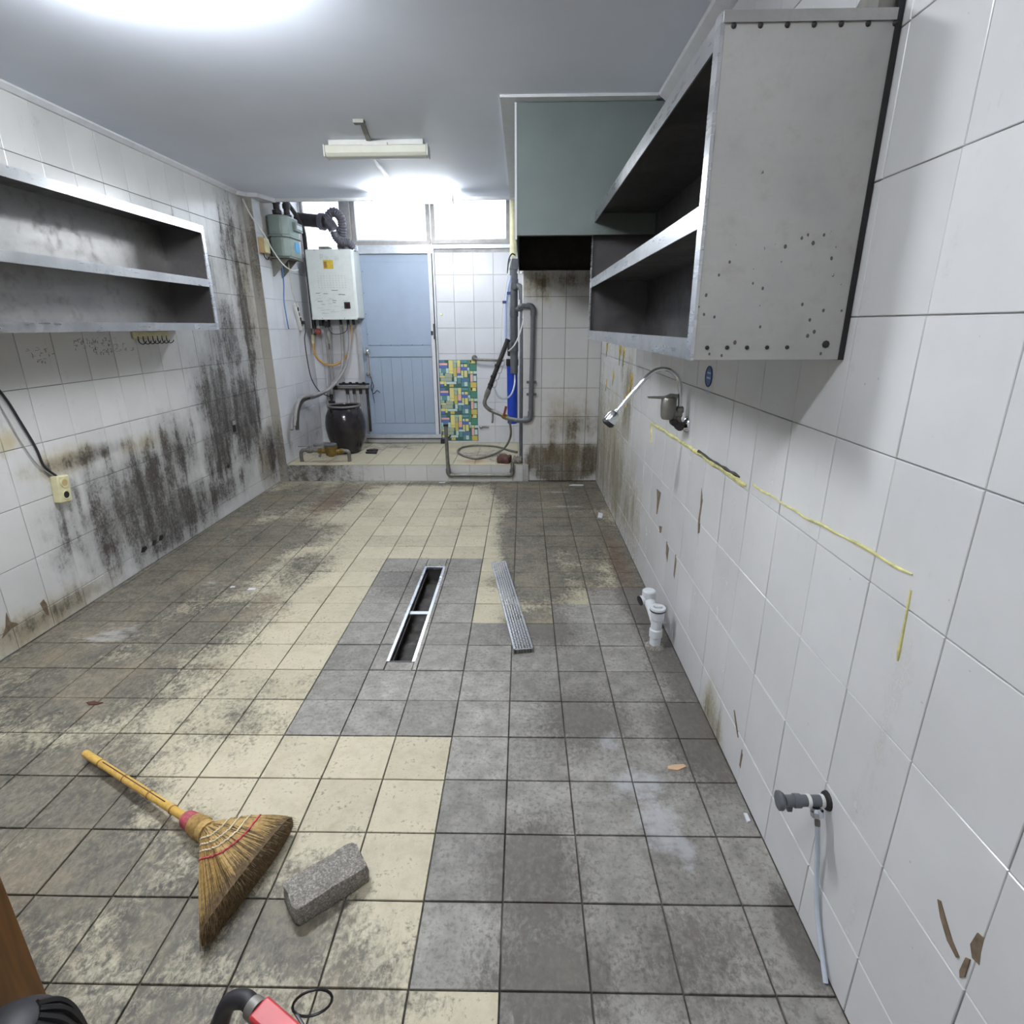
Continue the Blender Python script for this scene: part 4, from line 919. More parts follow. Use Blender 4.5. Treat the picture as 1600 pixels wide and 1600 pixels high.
for k, (dx, y, lab, mt) in enumerate(((-2.13, 5.36, 'pale blue cord hanging down below the gas meter', 'pale_blue_tube'), (-2.10, 5.44, 'cream cord hanging down below the gas meter', 'cream'))):
    mat = plain('cord_blue', (84, 124, 176), .6) if k == 0 else mt
    tag(obj('hanging_cord', MB().tube([(dx, y, 1.90), (dx-.02, y+.04, 1.75), (dx-.045, y+.06, 1.6), (dx-.04, y+.06, 1.45), (dx-.05, y+.1, 1.36)] if k == 0 else [(dx, y, 1.93), (dx-.03, y+.08, 1.72), (dx-.06, y+.24, 1.56)], .006 if k == 0 else .003, 6), mat, org=(dx, y, 1.4)), lab, 'cord')
t = thing('power_strip', 'white four-way power strip upright on the alcove side wall', 'power strip', (XA0, 5.74, 1.36))
obj('body', MB().obox((XA0+.018, 5.74, 1.47), (1,0,0), (0,1,.42), (0,-.42,1), .016, .036, .125), 'white_plastic', t, bevel=.005)
for k in range(4):
    q = Vector((XA0+.034, 5.74, 1.47))+Vector((0,-.387,.922))*(.075-.05*k)
    obj('outlet', MB().lathe([(.019, 0), (.019, .002), (.015, .002), (.014, -.0)], q, (1,0,0), 14), 'dark_iron' if k in (0, 2) else 'hose_grey', t)
obj('plug', MB().cyl((XA0+.034, 5.76, 1.42), (XA0+.066, 5.765, 1.415), .016, 12), 'black', t)
tag(obj('power_cable', MB().tube([(XA0+.066, 5.765, 1.415), (XA0+.075, 5.73, 1.34), (XA0+.06, 5.72, 1.25), (XA0+.055, 5.75, 1.02), (XA0+.06, 5.80, .86), (XA0+.11, 5.85, .74), (-2.0, 5.86, .69)], .005, 7), 'black_rubber', org=(XA0+.06, 5.75, .7)),
    'black power cord hanging from the white power strip', 'cord')

# ------------------------------------------------------------------ gas water heater
t = thing('water_heater', 'white wall-hung gas water heater with a yellow sticker next to the door', 'water heater', (-1.86, 6.0, 1.44))
bx0, bx1, by0, bz0, bz1 = -2.083, -1.628, 5.85, 1.455, 2.075
obj('body', MB().box((bx0, by0+.01, bz0), (bx1, Y_BACK-.004, bz1)), 'white_paint', t, bevel=.01)
fc = obj('front_cover', MB().box((bx0-.004, by0-.016, bz0-.004), (bx1-.004, by0+.012, bz1+.004)), 'white_paint', t, bevel=.014)
obj('bottom_flange', MB().box((bx0, by0-.018, bz0-.012), (bx1-.006, by0+.0, bz0+.012)), 'white_paint', t, bevel=.003)
face = by0-.0165
obj('lettering', text_mb('Rinnai', .075, lambda u, v, w: (-1.855+u, face-w*.5, 2.005+v), .003), plain('embossed_white', (196, 200, 198), .4), fc)
lb = obj('yellow_sticker', MB().box((-1.918, face-.002, 1.905), (-1.823, face, 1.983)), 'yellow_label', fc)
obj('sticker_mark', MB().box((-1.912, face-.003, 1.915), (-1.885, face-.002, 1.97)), plain('sticker_brown', (150, 110, 60), .6), lb)
o = MB()
for i in range(10):
    for j in range(6): o.box((-1.985+i*.029, face-.0008, 1.735+j*.021), (-1.981+i*.029, face+.001, 1.741+j*.021))
obj('vent_holes', o, 'hose_grey', fc, smooth=False)['kind'] = 'stuff'
o = MB(); rn = random.Random(8)
for i in range(30):
    u, v, w = rn.uniform(bx0+.03, bx1-.12), rn.uniform(1.5, 1.70), rn.uniform(.02, .06); o.box((u, face-.0007, v), (u+w, face+.001, v+.0022))
obj('small_print', o, 'hose_grey', fc, smooth=False)['kind'] = 'stuff'
for u, v, w in ((-2.02, 1.685, .04), (-1.945, 1.68, .04), (-1.865, 1.71, .065), (-1.80, 1.672, .065), (-2.01, 1.61, .05), (-1.865, 1.617, .04), (-1.862, 1.598, .03)):
    obj('printed_line', MB().box((u, face-.001, v), (u+w, face+.001, v+.005)), 'pvc_grey', fc, smooth=False)
dp = obj('display_panel', MB().box((-1.752, face-.004, 1.545), (-1.692, face+.002, 1.605)), 'black', fc, bevel=.003)
obj('digit', MB().box((-1.735, face-.0048, 1.555), (-1.705, face-.003, 1.59)), 'screen', dp)
rivets(t, [(-1.98, by0-.018, bz0), (-1.76, by0-.018, bz0), (-1.99, by0-.017, bz1-.004), (-1.75, by0-.017, bz1-.004)], (0,-1,0), .004)
for x in (-2.02, -1.965, -1.845, -1.77, -1.715):
    obj('pipe_stub', MB().cyl((x, 5.97, bz0+.01), (x, 5.97, 1.395), .014, 10), 'dark_iron', t)
obj('valve_box', MB().box((-2.00, 5.93, 1.37), (-1.96, 5.99, 1.43)), 'black', t); obj('valve_box', MB().box((-2.055, 5.93, 1.385), (-2.02, 5.99, 1.44)), 'black', t)
obj('red_tap', MB().lathe([(.012, 0), (.03, .01), (.032, .03), (.012, .036)], (-2.075, 5.95, 1.33), (.3,-1,0), 12), 'red_dark', t)

# flue and air hoses through the window
def corrugated(path, r, turns, parent, mat='pvc_grey', name='corrugated_hose'):
    pts = [Vector(p) for p in path]; mb = MB(); tmp = MB(); tmp.tube(pts, r, 3, True, 40, False)
    ctr = [(Vector(tmp.v[i])+Vector(tmp.v[i+1])+Vector(tmp.v[i+2]))/3 for i in range(0, len(tmp.v), 3)]
    n = len(ctr); k = turns*4; cc = [ctr[int(i*(n-1)/k)] for i in range(k+1)]; rr = [r*(1.06 if i % 4 in (0, 1) else .90) for i in range(k+1)]
    mb.tube(cc, rr, 16, False); return obj(name, mb, mat, parent, angle=80)
t = thing('flue_assembly', 'dark grey flue and two corrugated air hoses above the water heater', 'flue', (-1.85, 5.95, 2.08))
fl_m = plain('flue_grey', (92, 90, 98), .5, .2, .2)
obj('horizontal_duct', MB().cyl((-2.17, 5.97, 2.36), (-1.86, 5.9, 2.32), .058, 20), 'dark_iron', t)
obj('tee_ring', MB().lathe([(.055, -.025), (.075, -.02), (.075, .02), (.055, .025)], (-1.91, 5.91, 2.325), (1,-.25,-.1), 20), fl_m, t)
obj('elbow', MB().tube([(-1.90, 5.91, 2.325), (-1.84, 5.89, 2.31), (-1.81, 5.88, 2.27), (-1.795, 5.88, 2.24)], .048, 16), fl_m, t)
corrugated([(-1.86, 5.88, 2.345), (-1.79, 5.87, 2.40), (-1.725, 5.87, 2.36), (-1.715, 5.88, 2.27), (-1.735, 5.9, 2.18), (-1.755, 5.92, 2.10)], .04, 22, t, fl_m)
corrugated([(-1.80, 5.87, 2.25), (-1.775, 5.86, 2.18), (-1.72, 5.86, 2.14), (-1.665, 5.88, 2.135), (-1.64, 5.92, 2.10)], .036, 18, t, fl_m)
obj('hose_clamp', MB().lathe([(.042, -.012), (.044, 0), (.042, .012)], (-1.797, 5.875, 2.238), (-.1,0,1), 16), 'chrome', t)
obj('hose_cuff', MB().cyl((-1.64, 5.93, 2.072), (-1.64, 5.93, 2.12), .042, 16), 'chrome', t)
obj('exhaust_stub', MB().cyl((-1.76, 5.93, 2.072), (-1.76, 5.93, 2.13), .034, 16), 'galv', t)
obj('top_plate', MB().box((-1.97, 5.9, 2.079), (-1.87, 6.0, 2.11)), 'galv', t)

# hoses below the water heater
def hose(label, path, r, mat, name='hose', cat='hose', group=None, seg=9):
    return tag(obj(name, MB().tube(path, r, seg, True, 8), mat, org=min(path, key=lambda p: p[2])), label, cat, group)
hose('grey insulated pipe from the heater sweeping left, nearest the wall', [(-1.845, 5.97, 1.395), (-1.85, 5.965, 1.2), (-1.86, 5.95, 1.03), (-1.91, 5.92, .89), (-2.01, 5.84, .76), (-2.10, 5.72, .705), (-2.145, 5.55, .70), (-2.15, 5.36, .685), (-2.15, 5.25, .6), (-2.15, 5.16, .47)], .015, 'hose_grey')
hose('grey insulated pipe from the heater sweeping left, nearest the door', [(-1.77, 5.97, 1.395), (-1.765, 5.955, 1.25), (-1.80, 5.93, 1.05), (-1.87, 5.88, .90), (-1.97, 5.80, .78), (-2.08, 5.70, .73), (-2.11, 5.54, .735), (-2.12, 5.37, .725), (-2.12, 5.24, .63), (-2.12, 5.18, .50)], .016, 'hose_grey')
hose('dark rubber hose end bending down the alcove wall', [(-2.13, 5.62, .71), (-2.118, 5.42, .70), (-2.11, 5.28, .645), (-2.105, 5.2, .53), (-2.10, 5.17, .47)], .017, 'pvc_dark')
hose('orange gas hose looping under the water heater', [(-2.155, 5.99, 1.27), (-2.15, 5.98, 1.13), (-2.10, 5.96, 1.05), (-2.0, 5.95, 1.0), (-1.90, 5.955, 1.02), (-1.81, 5.965, 1.10), (-1.765, 5.975, 1.23), (-1.74, 5.98, 1.39)], .012, 'hose_orange')
hose('pale vertical water pipe left of the orange hose loop', [(-2.03, 6.0, 1.39), (-2.02, 6.01, 1.2), (-2.035, 6.03, .95), (-2.05, 6.03, .7), (-2.05, 6.02, .35)], .013, 'hose_grey', 'water_pipe', 'pipe')
hose('grey vertical water pipe hanging below the heater', [(-1.965, 6.0, 1.38), (-1.985, 6.02, 1.2), (-2.0, 6.04, .95), (-2.02, 6.04, .62)], .011, 'hose_grey', 'water_pipe', 'pipe')
hose('thin grey wire curving below the water heater', [(-1.955, 5.9, 1.37), (-1.93, 5.9, 1.32), (-1.88, 5.9, 1.305), (-1.80, 5.9, 1.32), (-1.765, 5.9, 1.36), (-1.76, 5.92, 1.44)], .0035, 'dark_iron', 'wire', 'wire', seg=6)
hose('pale hose running down behind the jar', [(-2.05, 5.98, .78), (-2.06, 5.95, .6), (-2.03, 5.9, .42), (-1.98, 5.86, .3)], .011, 'hose_grey')
t = thing('pipe_valve', 'gas shut-off valve with a cream connector in the alcove corner', 'valve', (-2.15, 6.0, 1.27))
obj('body', MB().cyl((-2.148, 6.01, 1.36), (-2.148, 6.01, 1.29), .024, 12), 'galv', t); obj('connector', MB().cyl((-2.15, 5.995, 1.30), (-2.155, 5.985, 1.215), .018, 12), 'cream', t)
obj('lever', MB().obox((-2.11, 5.98, 1.31), (1,-.2,.3), (0,1,0), (-.3,0,1), .03, .008, .005), 'dark_iron', t)
tag(obj('wall_plug', MB().lathe([(.03, 0), (.03, .008), (.02, .012)], (-2.03, Y_BACK, 1.18), (0,-1,0), 18), 'galv', org=(-2.03, Y_BACK, 1.15)), 'round grey cover plate on the back wall under the heater', 'cover plate')

# manifold behind the jar
t = thing('pipe_manifold', 'grey heating pipe manifold with black valves behind the dark jar', 'manifold', (-1.78, 6.03, .40))
obj('header', MB().cyl((-1.97, 6.03, .765), (-1.63, 6.03, .765), .017, 12), 'galv', t)
obj('header', MB().cyl((-1.95, 6.05, .80), (-1.63, 6.05, .80), .010, 10), 'dark_iron', t)
for k, x in enumerate((-1.86, -1.79, -1.72, -1.65)):
    v = obj('valve', MB().cyl((x, 6.02, .755), (x, 6.02, .70), .016, 12), 'black', t)
    obj('outlet_pipe', MB().cyl((x, 6.03, .70), (x, 6.03, .30), .013, 10), 'hose_grey' if k != 3 else 'pvc_dark', t)
    obj('knob', MB().lathe([(.008, 0), (.018, .006), (.016, .02), (.006, .024)], (x-.03, 6.02, .80), (.1, -.3, 1), 10), 'black', t)
obj('end_valve', MB().cyl((-2.0, 6.01, .765), (-1.96, 6.01, .765), .022, 10).cyl((-1.98, 6.0, .77), (-1.98, 6.0, .82), .014, 8), 'dark_iron', t)
obj('air_vent', MB().cyl((-2.02, 5.97, .66), (-2.02, 5.97, .70), .018, 12).cyl((-2.02, 5.97, .62), (-2.02, 5.97, .66), .012, 10).cyl((-2.08, 5.99, .62), (-1.99, 5.97, .62), .012, 8), 'dark_iron', t)

# ------------------------------------------------------------------ glazed jar
t = thing('glazed_jar', 'large dark glazed earthenware jar standing on the step by the door', 'jar', (-1.80, 5.62, Z_STEP))
prof = [(.10, 0), (.125, .012), (.155, .08), (.182, .16), (.196, .25), (.196, .31), (.184, .38), (.162, .43), (.150, .448), (.160, .458), (.164, .468), (.158, .478), (.146, .478), (.138, .46), (.15, .42), (.165, .35), (.14, .1), (.02, .06)]
obj('body', MB().lathe([(r, h) for r, h in prof], (-1.785, 5.62, Z_STEP), (0,0,1), 40), 'jar', t, angle=60)
obj('rim', MB().lathe([(.150, .462), (.1655, .466), (.1665, .474), (.158, .482), (.146, .481), (.142, .472)], (-1.785, 5.62, Z_STEP), (0,0,1), 40, False), plain('worn_rim', (96, 92, 92), .3), t, angle=60)
for k, (x, y, rz, lab) in enumerate(((-1.55, 5.66, .3, 'dark flat stone chip right of the jar'), (-1.53, 5.55, -.2, 'dark roof-slate shard lying before the jar'))):
    tag(obj('stone_chip', rough_block([(x-.07, y-.02), (x+.07, y-.03+rz*.03), (x+.06, y+.03), (x-.06, y+.03)], Z_STEP, Z_STEP+.02, (4, 2, 1), .004, .008), 'dark_iron', org=(x, y, Z_STEP)), lab, 'stone')
tag(obj('coiled_strap', MB().tube([(-2.10+.1*math.cos(a*.4), 5.75+.09*math.sin(a*.4), Z_STEP+.02+.006*(a % 5)) for a in range(0, 33)], .018, 8, True, 2), 'hose_grey', org=(-2.1, 5.75, Z_STEP)), 'grey coil of hose on the step in the alcove corner', 'hose')

# ------------------------------------------------------------------ water meter
t = thing('water_meter', 'brass water meter on a bent iron pipe on the step', 'water meter', (-1.85, 5.2, Z_STEP))
yw = 5.2
obj('pipe', MB().tube([(-2.105, yw, Z_STEP), (-2.105, yw, .235), (-2.09, yw, .262), (-2.06, yw, .268), (-1.9, yw, .262)], .017, 12, True, 5), 'galv', t)
obj('pipe', MB().tube([(-1.75, yw, .262), (-1.68, yw, .262), (-1.655, yw, .255), (-1.648, yw, .23), (-1.648, yw, Z_STEP)], .017, 12, True, 5), 'galv', t)
obj('meter_body', MB().lathe([(.03, -.05), (.05, -.035), (.056, 0), (.052, .02), (.055, .03)], (-1.815, yw, .26), (0,0,1), 22).cyl((-1.90, yw, .258), (-1.73, yw, .258), .022, 12), 'brass', t)
obj('collar', MB().lathe([(.058, .03), (.060, .034), (.060, .048), (.052, .05)], (-1.815, yw, .26), (0,0,1), 22), 'brass', t)
obj('glass_lid', MB().lathe([(.056, .05), (.058, .054), (.058, .068), (.05, .072)], (-1.815, yw, .26), (0,0,1), 22), 'pvc_grey', t)
vb = obj('valve', MB().lathe([(.02, -.03), (.028, -.02), (.028, .02), (.02, .03)], (-2.02, yw, .268), (1,0,0), 12).cyl((-2.02, yw, .285), (-2.02, yw, .305), .008, 8), 'galv', t)
obj('valve_lever', MB().obox((-2.07, yw, .307), (1,0,.05), (0,1,0), (0,0,1), .055, .008, .003), 'galv', vb)
obj('union', MB().lathe([(.02, -.02), (.03, -.012), (.03, .012), (.02, .02)], (-1.92, yw, .262), (1,0,0), 6), 'brass', t)
obj('union', MB().lathe([(.02, -.02), (.028, -.012), (.028, .012), (.02, .02)], (-1.715, yw, .26), (1,0,0), 6), 'brass', t)
obj('drain_nipple', MB().cyl((-1.91, yw, .25), (-1.93, yw-.01, .205), .012, 8), 'galv', t)

# ------------------------------------------------------------------ pipes right of the door
t = thing('waste_stack', 'thick grey plastic waste pipe with branches beside the blue filter', 'pipe', (-.085, 5.48, .9))
px, py = -.085, 5.48
obj('pipe', MB().cyl((px, py, .95), (px, py, 1.915), .036, 20), 'pvc_grey', t)
for z in (1.90, 1.735, 1.50, 1.19):
    obj('socket', MB().lathe([(.036, -.045), (.041, -.042), (.041, .042), (.036, .045)], (px, py, z), (0,0,1), 20), 'pvc_grey', t)
obj('branch', MB().tube([(px, py-.01, 1.685), (px+.035, py-.04, 1.715), (px+.062, py-.06, 1.70), (px+.072, py-.07, 1.655), (px+.072, py-.07, 1.60)], .027, 14), 'pvc_grey', t)
obj('branch', MB().cyl((px, py, 1.52), (px+.10, py-.12, 1.525), .022, 14), 'pvc_grey', t)
obj('cap', MB().lathe([(.03, 0), (.03, .03), (.02, .035)], (px, py-.036, 1.715), (0,-1,0), 16), 'pvc_grey', t)
hose('thin grey plastic waste pipe standing on the step beside the thick one', [(px+.072, py-.07, 1.62), (px+.07, py-.07, 1.2), (px+.066, py-.07, .7), (px+.064, py-.075, Z_STEP)], .0165, 'pvc_grey', 'waste_pipe', 'pipe', seg=14)
hose('cream plastic pipe coming down beside the right window', [(px-.005, py+.02, 2.6), (px-.005, py+.02, 1.96)], .03, 'cream', 'vent_pipe', 'pipe', seg=14)
t = thing('drain_pipe', 'grey plastic pipe with two clips on the tiled wall under the hood', 'pipe', (.08, Y_JOG, .55))
obj('pipe', MB().tube([(-.03, 5.34, 1.53), (-.03, 5.13, 1.53), (-.02, 5.065, 1.535), (.02, 5.06, 1.535), (.065, 5.06, 1.53), (.083, 5.06, 1.505), (.084, 5.06, 1.47), (.08, 5.06, 1.1), (.071, 5.06, .8), (.068, 5.06, .61), (.055, 5.06, .578), (.02, 5.06, .568), (-.05, 5.09, .563)], .021, 14, True, 6), 'pvc_grey', t)
for z in (.905, .80):
    cl = obj('clip', MB().lathe([(.022, -.012), (.027, -.011), (.027, .011), (.022, .012)], (.074, 5.06, z), (0,0,1), 16), 'pvc_grey', t)
    obj('clip_ear', MB().box((.03, 5.055, z-.011), (.118, 5.068, z+.011)), 'pvc_grey', t)
obj('elbow', MB().tube([(.03, 5.06, 1.537), (.065, 5.06, 1.533), (.085, 5.06, 1.505), (.085, 5.06, 1.46)], .0255, 14), 'pvc_grey', t)
obj('elbow', MB().tube([(.068, 5.06, .65), (.066, 5.06, .61), (.05, 5.06, .578), (.01, 5.06, .568)], .0255, 14), 'pvc_grey', t)
t = thing('water_supply_pipe', 'dark insulated water pipe slanting across the blue filter with a red-handled valve', 'pipe', (-.3, 5.3, .55))
obj('lower_pipe', MB().tube([(-.04, 5.10, .563), (-.13, 5.18, .568), (-.2, 5.25, .59), (-.285, 5.3, .617), (-.325, 5.3, .64), (-.355, 5.3, .675), (-.358, 5.3, .71), (-.345, 5.3, .745)], .018, 12), 'galv', t)
obj('insulation', MB().tube([(-.318, 5.3, .815), (-.27, 5.3, .935), (-.2, 5.3, 1.105), (-.135, 5.31, 1.265)], .022, 12, False), 'pvc_dark', t)
obj('wrapped_joint', MB().tube([(-.348, 5.3, .74), (-.33, 5.3, .785), (-.315, 5.3, .825)], [.02, .026, .022], 10, False), 'galv', t)
for k, (x, z) in enumerate(((-.30, .86), (-.275, .93), (-.235, 1.03), (-.14, 1.25))): obj('tape', MB().lathe([(.0225, -.012), (.0255, -.01), (.0255, .01), (.0225, .012)], (x, 5.3, z), (.38, 0, .92), 12), 'black', t)
for x, z in ((-.285, .84), (-.26, .91), (-.235, .97), (-.21, 1.03)): obj('wire_loop', MB().tube([(x, 5.285, z), (x+.03, 5.28, z+.0), (x+.045, 5.28, z+.05), (x+.022, 5.285, z+.06)], .0035, 6), 'hose_grey', t)
vb = obj('valve', MB().lathe([(.018, -.035), (.026, -.025), (.026, .025), (.018, .035)], (-.165, 5.22, .578), (-.7,.7,.2), 12), 'brass', t)
obj('red_lever', MB().obox((-.165, 5.19, .635), (.25,0,1), (0,1,0), (1,0,-.25), .045, .006, .011), 'red_dark', vb)
obj('drip_tap', MB().tube([(-.283, 5.29, .61), (-.284, 5.285, .55), (-.29, 5.28, .51)], .009, 8), 'galv', t)
t = thing('water_filter', 'tall blue water filter housing on the back wall', 'water filter', (-.10, 5.58, .46))
obj('housing', MB().lathe([(.045, 0), (.05, .006), (.052, .5), (.054, .56)], (-.105, 5.60, .455), (0,0,1), 22), 'blue', t)
obj('cap', MB().lathe([(.056, 0), (.060, .008), (.060, .06), (.05, .068)], (-.105, 5.60, 1.01), (0,0,1), 22), 'black', t)
obj('bracket', MB().box((-.17, 5.56, 1.078), (-.04, 5.66, 1.09)), 'white_plastic', t)
obj('fitting', MB().cyl((-.085, 5.51, 1.06), (-.085, 5.51, .98), .014, 10).cyl((-.085, 5.51, 1.03), (-.11, 5.53, 1.03), .01, 8).cyl((-.08, 5.50, .98), (-.078, 5.495, .92), .01, 8), 'galv', t)
obj('upper_head', MB().box((-.15, 5.57, 1.10), (-.05, 5.66, 1.22)), 'dark_iron', t, bevel=.012)
hose('milky tube looping from the blue filter to the insulated pipe', [(-.078, 5.49, .93), (-.082, 5.44, .84), (-.115, 5.38, .76), (-.18, 5.33, .725), (-.235, 5.31, .76), (-.268, 5.29, .85)], .0085, 'clear_vinyl', 'tube', 'tube')
hose('white tube bowing from the white trunking to the insulated pipe', [(.0, 5.35, 1.75), (.004, 5.35, 1.6), (.002, 5.34, 1.44), (-.031, 5.33, 1.31), (-.08, 5.32, 1.21), (-.135, 5.315, 1.16)], .006, 'white_plastic', 'tube', 'tube')
hose('thin white tube hanging left of the pale blue tubes', [(-.1, 5.4, 1.95), (-.132, 5.4, 1.83), (-.175, 5.4, 1.6), (-.195, 5.4, 1.43), (-.205, 5.4, 1.17)], .0035, 'white_plastic', 'tube', 'tube', seg=7)
hose('pale blue tube beside the thick waste pipe', [(-.115, 5.4, 1.79), (-.152, 5.4, 1.60), (-.159, 5.4, 1.43), (-.161, 5.4, 1.26)], .011, 'pale_blue_tube', 'tube', 'tube')
hose('milky blue tube touching the thick waste pipe', [(-.118, 5.41, 1.80), (-.125, 5.41, 1.65), (-.134, 5.41, 1.43), (-.133, 5.41, 1.26)], .014, 'clear_vinyl', 'tube', 'tube')
hose('dark cord looped over the top of the thick waste pipe', [(-.07, 5.44, 1.97), (-.10, 5.43, 1.98), (-.128, 5.42, 1.93), (-.14, 5.42, 1.82)], .006, 'black', 'cord', 'cord')
for x, z, lab in ((-.168, 1.58, 'small blue clip on the thin white tube'), (-.128, 1.655, 'small blue clip on the milky blue tube')):
    tag(obj('tube_clip', MB().box((x-.018, 5.385, z-.012), (x+.018, 5.41, z+.012)), plain('navy_clip', (38, 44, 110), .4) if z < 1.6 else bpy.data.materials['navy_clip'], org=(x, 5.4, z)), lab, 'clip')
t = thing('white_trunking', 'white angled plastic trunking beside the hood', 'trunking', (0, 5.3, 1.45))
obj('upright', MB().box((-.008, 5.36, 1.44), (.008-.0075, 5.38, 1.83)), 'white_plastic', t); obj('arm', MB().box((-.055, 5.36, 1.815), (.0, 5.38, 1.832)), 'white_plastic', t)
hose('clear hose coiled on the step and rising to the insulated pipe', [(-.13, 5.21, .565), (-.115, 5.3, .44), (-.13, 5.4, .33), (-.19, 5.5, .22), (-.30, 5.42, .175), (-.44, 5.27, .171), (-.575, 5.385, .171), (-.66, 5.59, .171), (-.63, 5.80, .171), (-.49, 5.90, .171), (-.29, 5.84, .171), (-.15, 5.66, .171), (-.06, 5.52, .18)], .0105, 'galv', 'hose_coil', 'hose')
hose('grey towel bar on the back wall over the mosaic film', [(-.508, 6.05, 1.055), (-.46, 6.04, 1.045), (-.35, 6.04, 1.04), (-.2, 6.04, 1.035)], .012, 'galv', 'towel_bar', 'bar')
tag(obj('bar_flange', MB().lathe([(.03, 0), (.03, .01), (.018, .035), (.012, .04)], (-.508, Y_BACK, 1.058), (0,-1,0), 18), 'galv', org=(-.508, Y_BACK, 1.03)), 'round flange of the grey towel bar', 'flange')
tag(obj('wall_hook', MB().tube([(-.475, Y_BACK-.004, .335), (-.455, Y_BACK-.012, .325), (-.435, Y_BACK-.006, .335), (-.37, Y_BACK-.004, .33)], .008, 6), 'galv', org=(-.45, Y_BACK, .32)), 'stub of a broken fitting on the back wall right of the mosaic film', 'fitting')
tag(obj('cover_dot', MB().lathe([(.014, 0), (.014, .004), (.008, .006)], (-.835, Y_BACK, 1.49), (0,-1,0), 14), 'cream', org=(-.835, Y_BACK, 1.48)), 'small cream plug in the back wall tile beside the door', 'plug')
t = thing('iron_pipe', 'galvanised water pipe running along the front of the step', 'pipe', (-.4, 5.03, .07))
obj('riser', MB().tube([(-.695, 5.035, .53), (-.693, 5.035, .3), (-.69, 5.035, .12)], .0165, 12, False), 'galv', t)
obj('run', MB().cyl((-.66, 5.035, .068), (-.13, 5.035, .068), .0165, 12), 'galv', t)
obj('stub', MB().cyl((-.10, 5.035, .1), (-.097, 5.035, .19), .0165, 12), 'galv', t)
obj('elbow', MB().tube([(-.69, 5.035, .13), (-.688, 5.035, .095), (-.675, 5.035, .073), (-.645, 5.035, .068)], .0225, 12), 'galv', t)
obj('elbow', MB().tube([(-.145, 5.035, .068), (-.115, 5.035, .073), (-.101, 5.035, .09), (-.1, 5.035, .125)], .0225, 12), 'galv', t)
obj('cap', MB().lathe([(.022, 0), (.024, .012), (.012, .016)], (-.695, 5.035, .525), (0,0,1), 10), 'dark_iron', t)

# ------------------------------------------------------------------ kitchen tap on the right wall
t = thing('kitchen_tap', 'chrome wall-mounted kitchen tap with a long arched spout on the right wall', 'tap', (XR, 2.33, .98))
yt = 2.33
obj('wall_flange', MB().lathe([(.034, 0), (.034, .006), (.026, .016), (.014, .02)], (XR, yt, .988), (-1,0,0), 22), 'chrome', t)
obj('offset_arm', MB().tube([(XR-.015, yt, .988), (XR-.035, yt, .992), (XR-.045, yt, 1.02), (XR-.05, yt, 1.045)], .013, 12), 'galv', t)
obj('body', MB().cyl((XR-.03, yt, 1.035), (XR-.10, yt, 1.03), .018, 14).cyl((XR-.062, yt, 1.0), (XR-.062, yt, 1.045), .016, 12), 'galv', t, bevel=.002)
obj('cartridge', MB().lathe([(.024, 0), (.030, .012), (.032, .05), (.031, .08), (.026, .088)], (.595, yt, 1.012), (0,0,1), 22), 'galv', t)
obj('lever', MB().prism([(.505, 1.098), (.575, 1.094), (.625, 1.092), (.628, 1.112), (.60, 1.114), (.575, 1.104), (.505, 1.103)], 1, yt-.014, yt+.014), 'galv', t, bevel=.003)
obj('side_stop', MB().cyl((.62, yt-.03, 1.0), (.62, yt+.01, 1.0), .015, 12).cyl((.64, yt-.035, .985), (.64, yt, .985), .017, 12), 'dark_iron', t)
sp = obj('spout', MB().tube([(.641, yt, 1.05), (.638, yt, 1.1), (.632, yt, 1.153), (.617, yt, 1.186), (.584, yt, 1.208), (.546, yt, 1.211), (.508, yt, 1.191), (.449, yt, 1.123), (.388, yt, 1.045)], .0085, 12), 'chrome', t)
obj('spout_nut', MB().lathe([(.013, 0), (.017, .005), (.017, .022), (.012, .028)], (.641, yt, 1.036), (0,0,1), 12), 'galv', t)
dd = Vector((-.6, 0, -.8))
hd = obj('spray_head', MB().lathe([(.010, -.012), (.012, .0), (.021, .006), (.026, .02), (.026, .048)], (.384, yt, 1.04), dd, 20), 'chrome', t)
obj('aerator', MB().lathe([(.027, .046), (.027, .058), (.018, .066)], (.384, yt, 1.04), dd, 20), 'black', hd)

# ------------------------------------------------------------------ wall spigot on the right wall, low
t = thing('wall_spigot', 'grey plastic pipe stub with a chrome stop cock low on the right wall', 'spigot', (XR, 1.0, .32))
obj('pipe', MB().cyl((XR, 1.0, .372), (.585, 1.0, .371), .0125, 16), 'pvc_grey', t)
obj('cap', MB().lathe([(.016, -.006), (.021, 0), (.021, .008), (.016, .011)], (.578, 1.0, .371), (-1,.1,-.1), 16), 'pvc_grey', t)
obj('collar', MB().lathe([(.0125, -.008), (.0155, -.007), (.0155, .007), (.0125, .008)], (.612, 1.0, .371), (1,0,0), 14), 'pvc_grey', t)
for x in (.637, .667): obj('tape', MB().lathe([(.0125, -.004), (.0142, -.0035), (.0142, .0035), (.0125, .004)], (x, 1.0, .3715), (1,0,0), 14), 'white_plastic', t)
obj('wall_rosette', MB().lathe([(.022, 0), (.02, .006), (.014, .01)], (XR, 1.0, .372), (-1,0,0), 14), 'dark_iron', t)
obj('tab', MB().box((.593, .994, .345), (.603, 1.004, .362)), 'pvc_grey', t)
sc_ = obj('stop_cock', MB().lathe([(.008, 0), (.014, .006), (.014, .018), (.008, .024)], (.652, .99, .362), (.15,-.3,-1), 12), 'chrome', t)
obj('nozzle', MB().cyl((.654, .985, .343), (.656, .98, .322), .006, 10), 'galv', sc_)
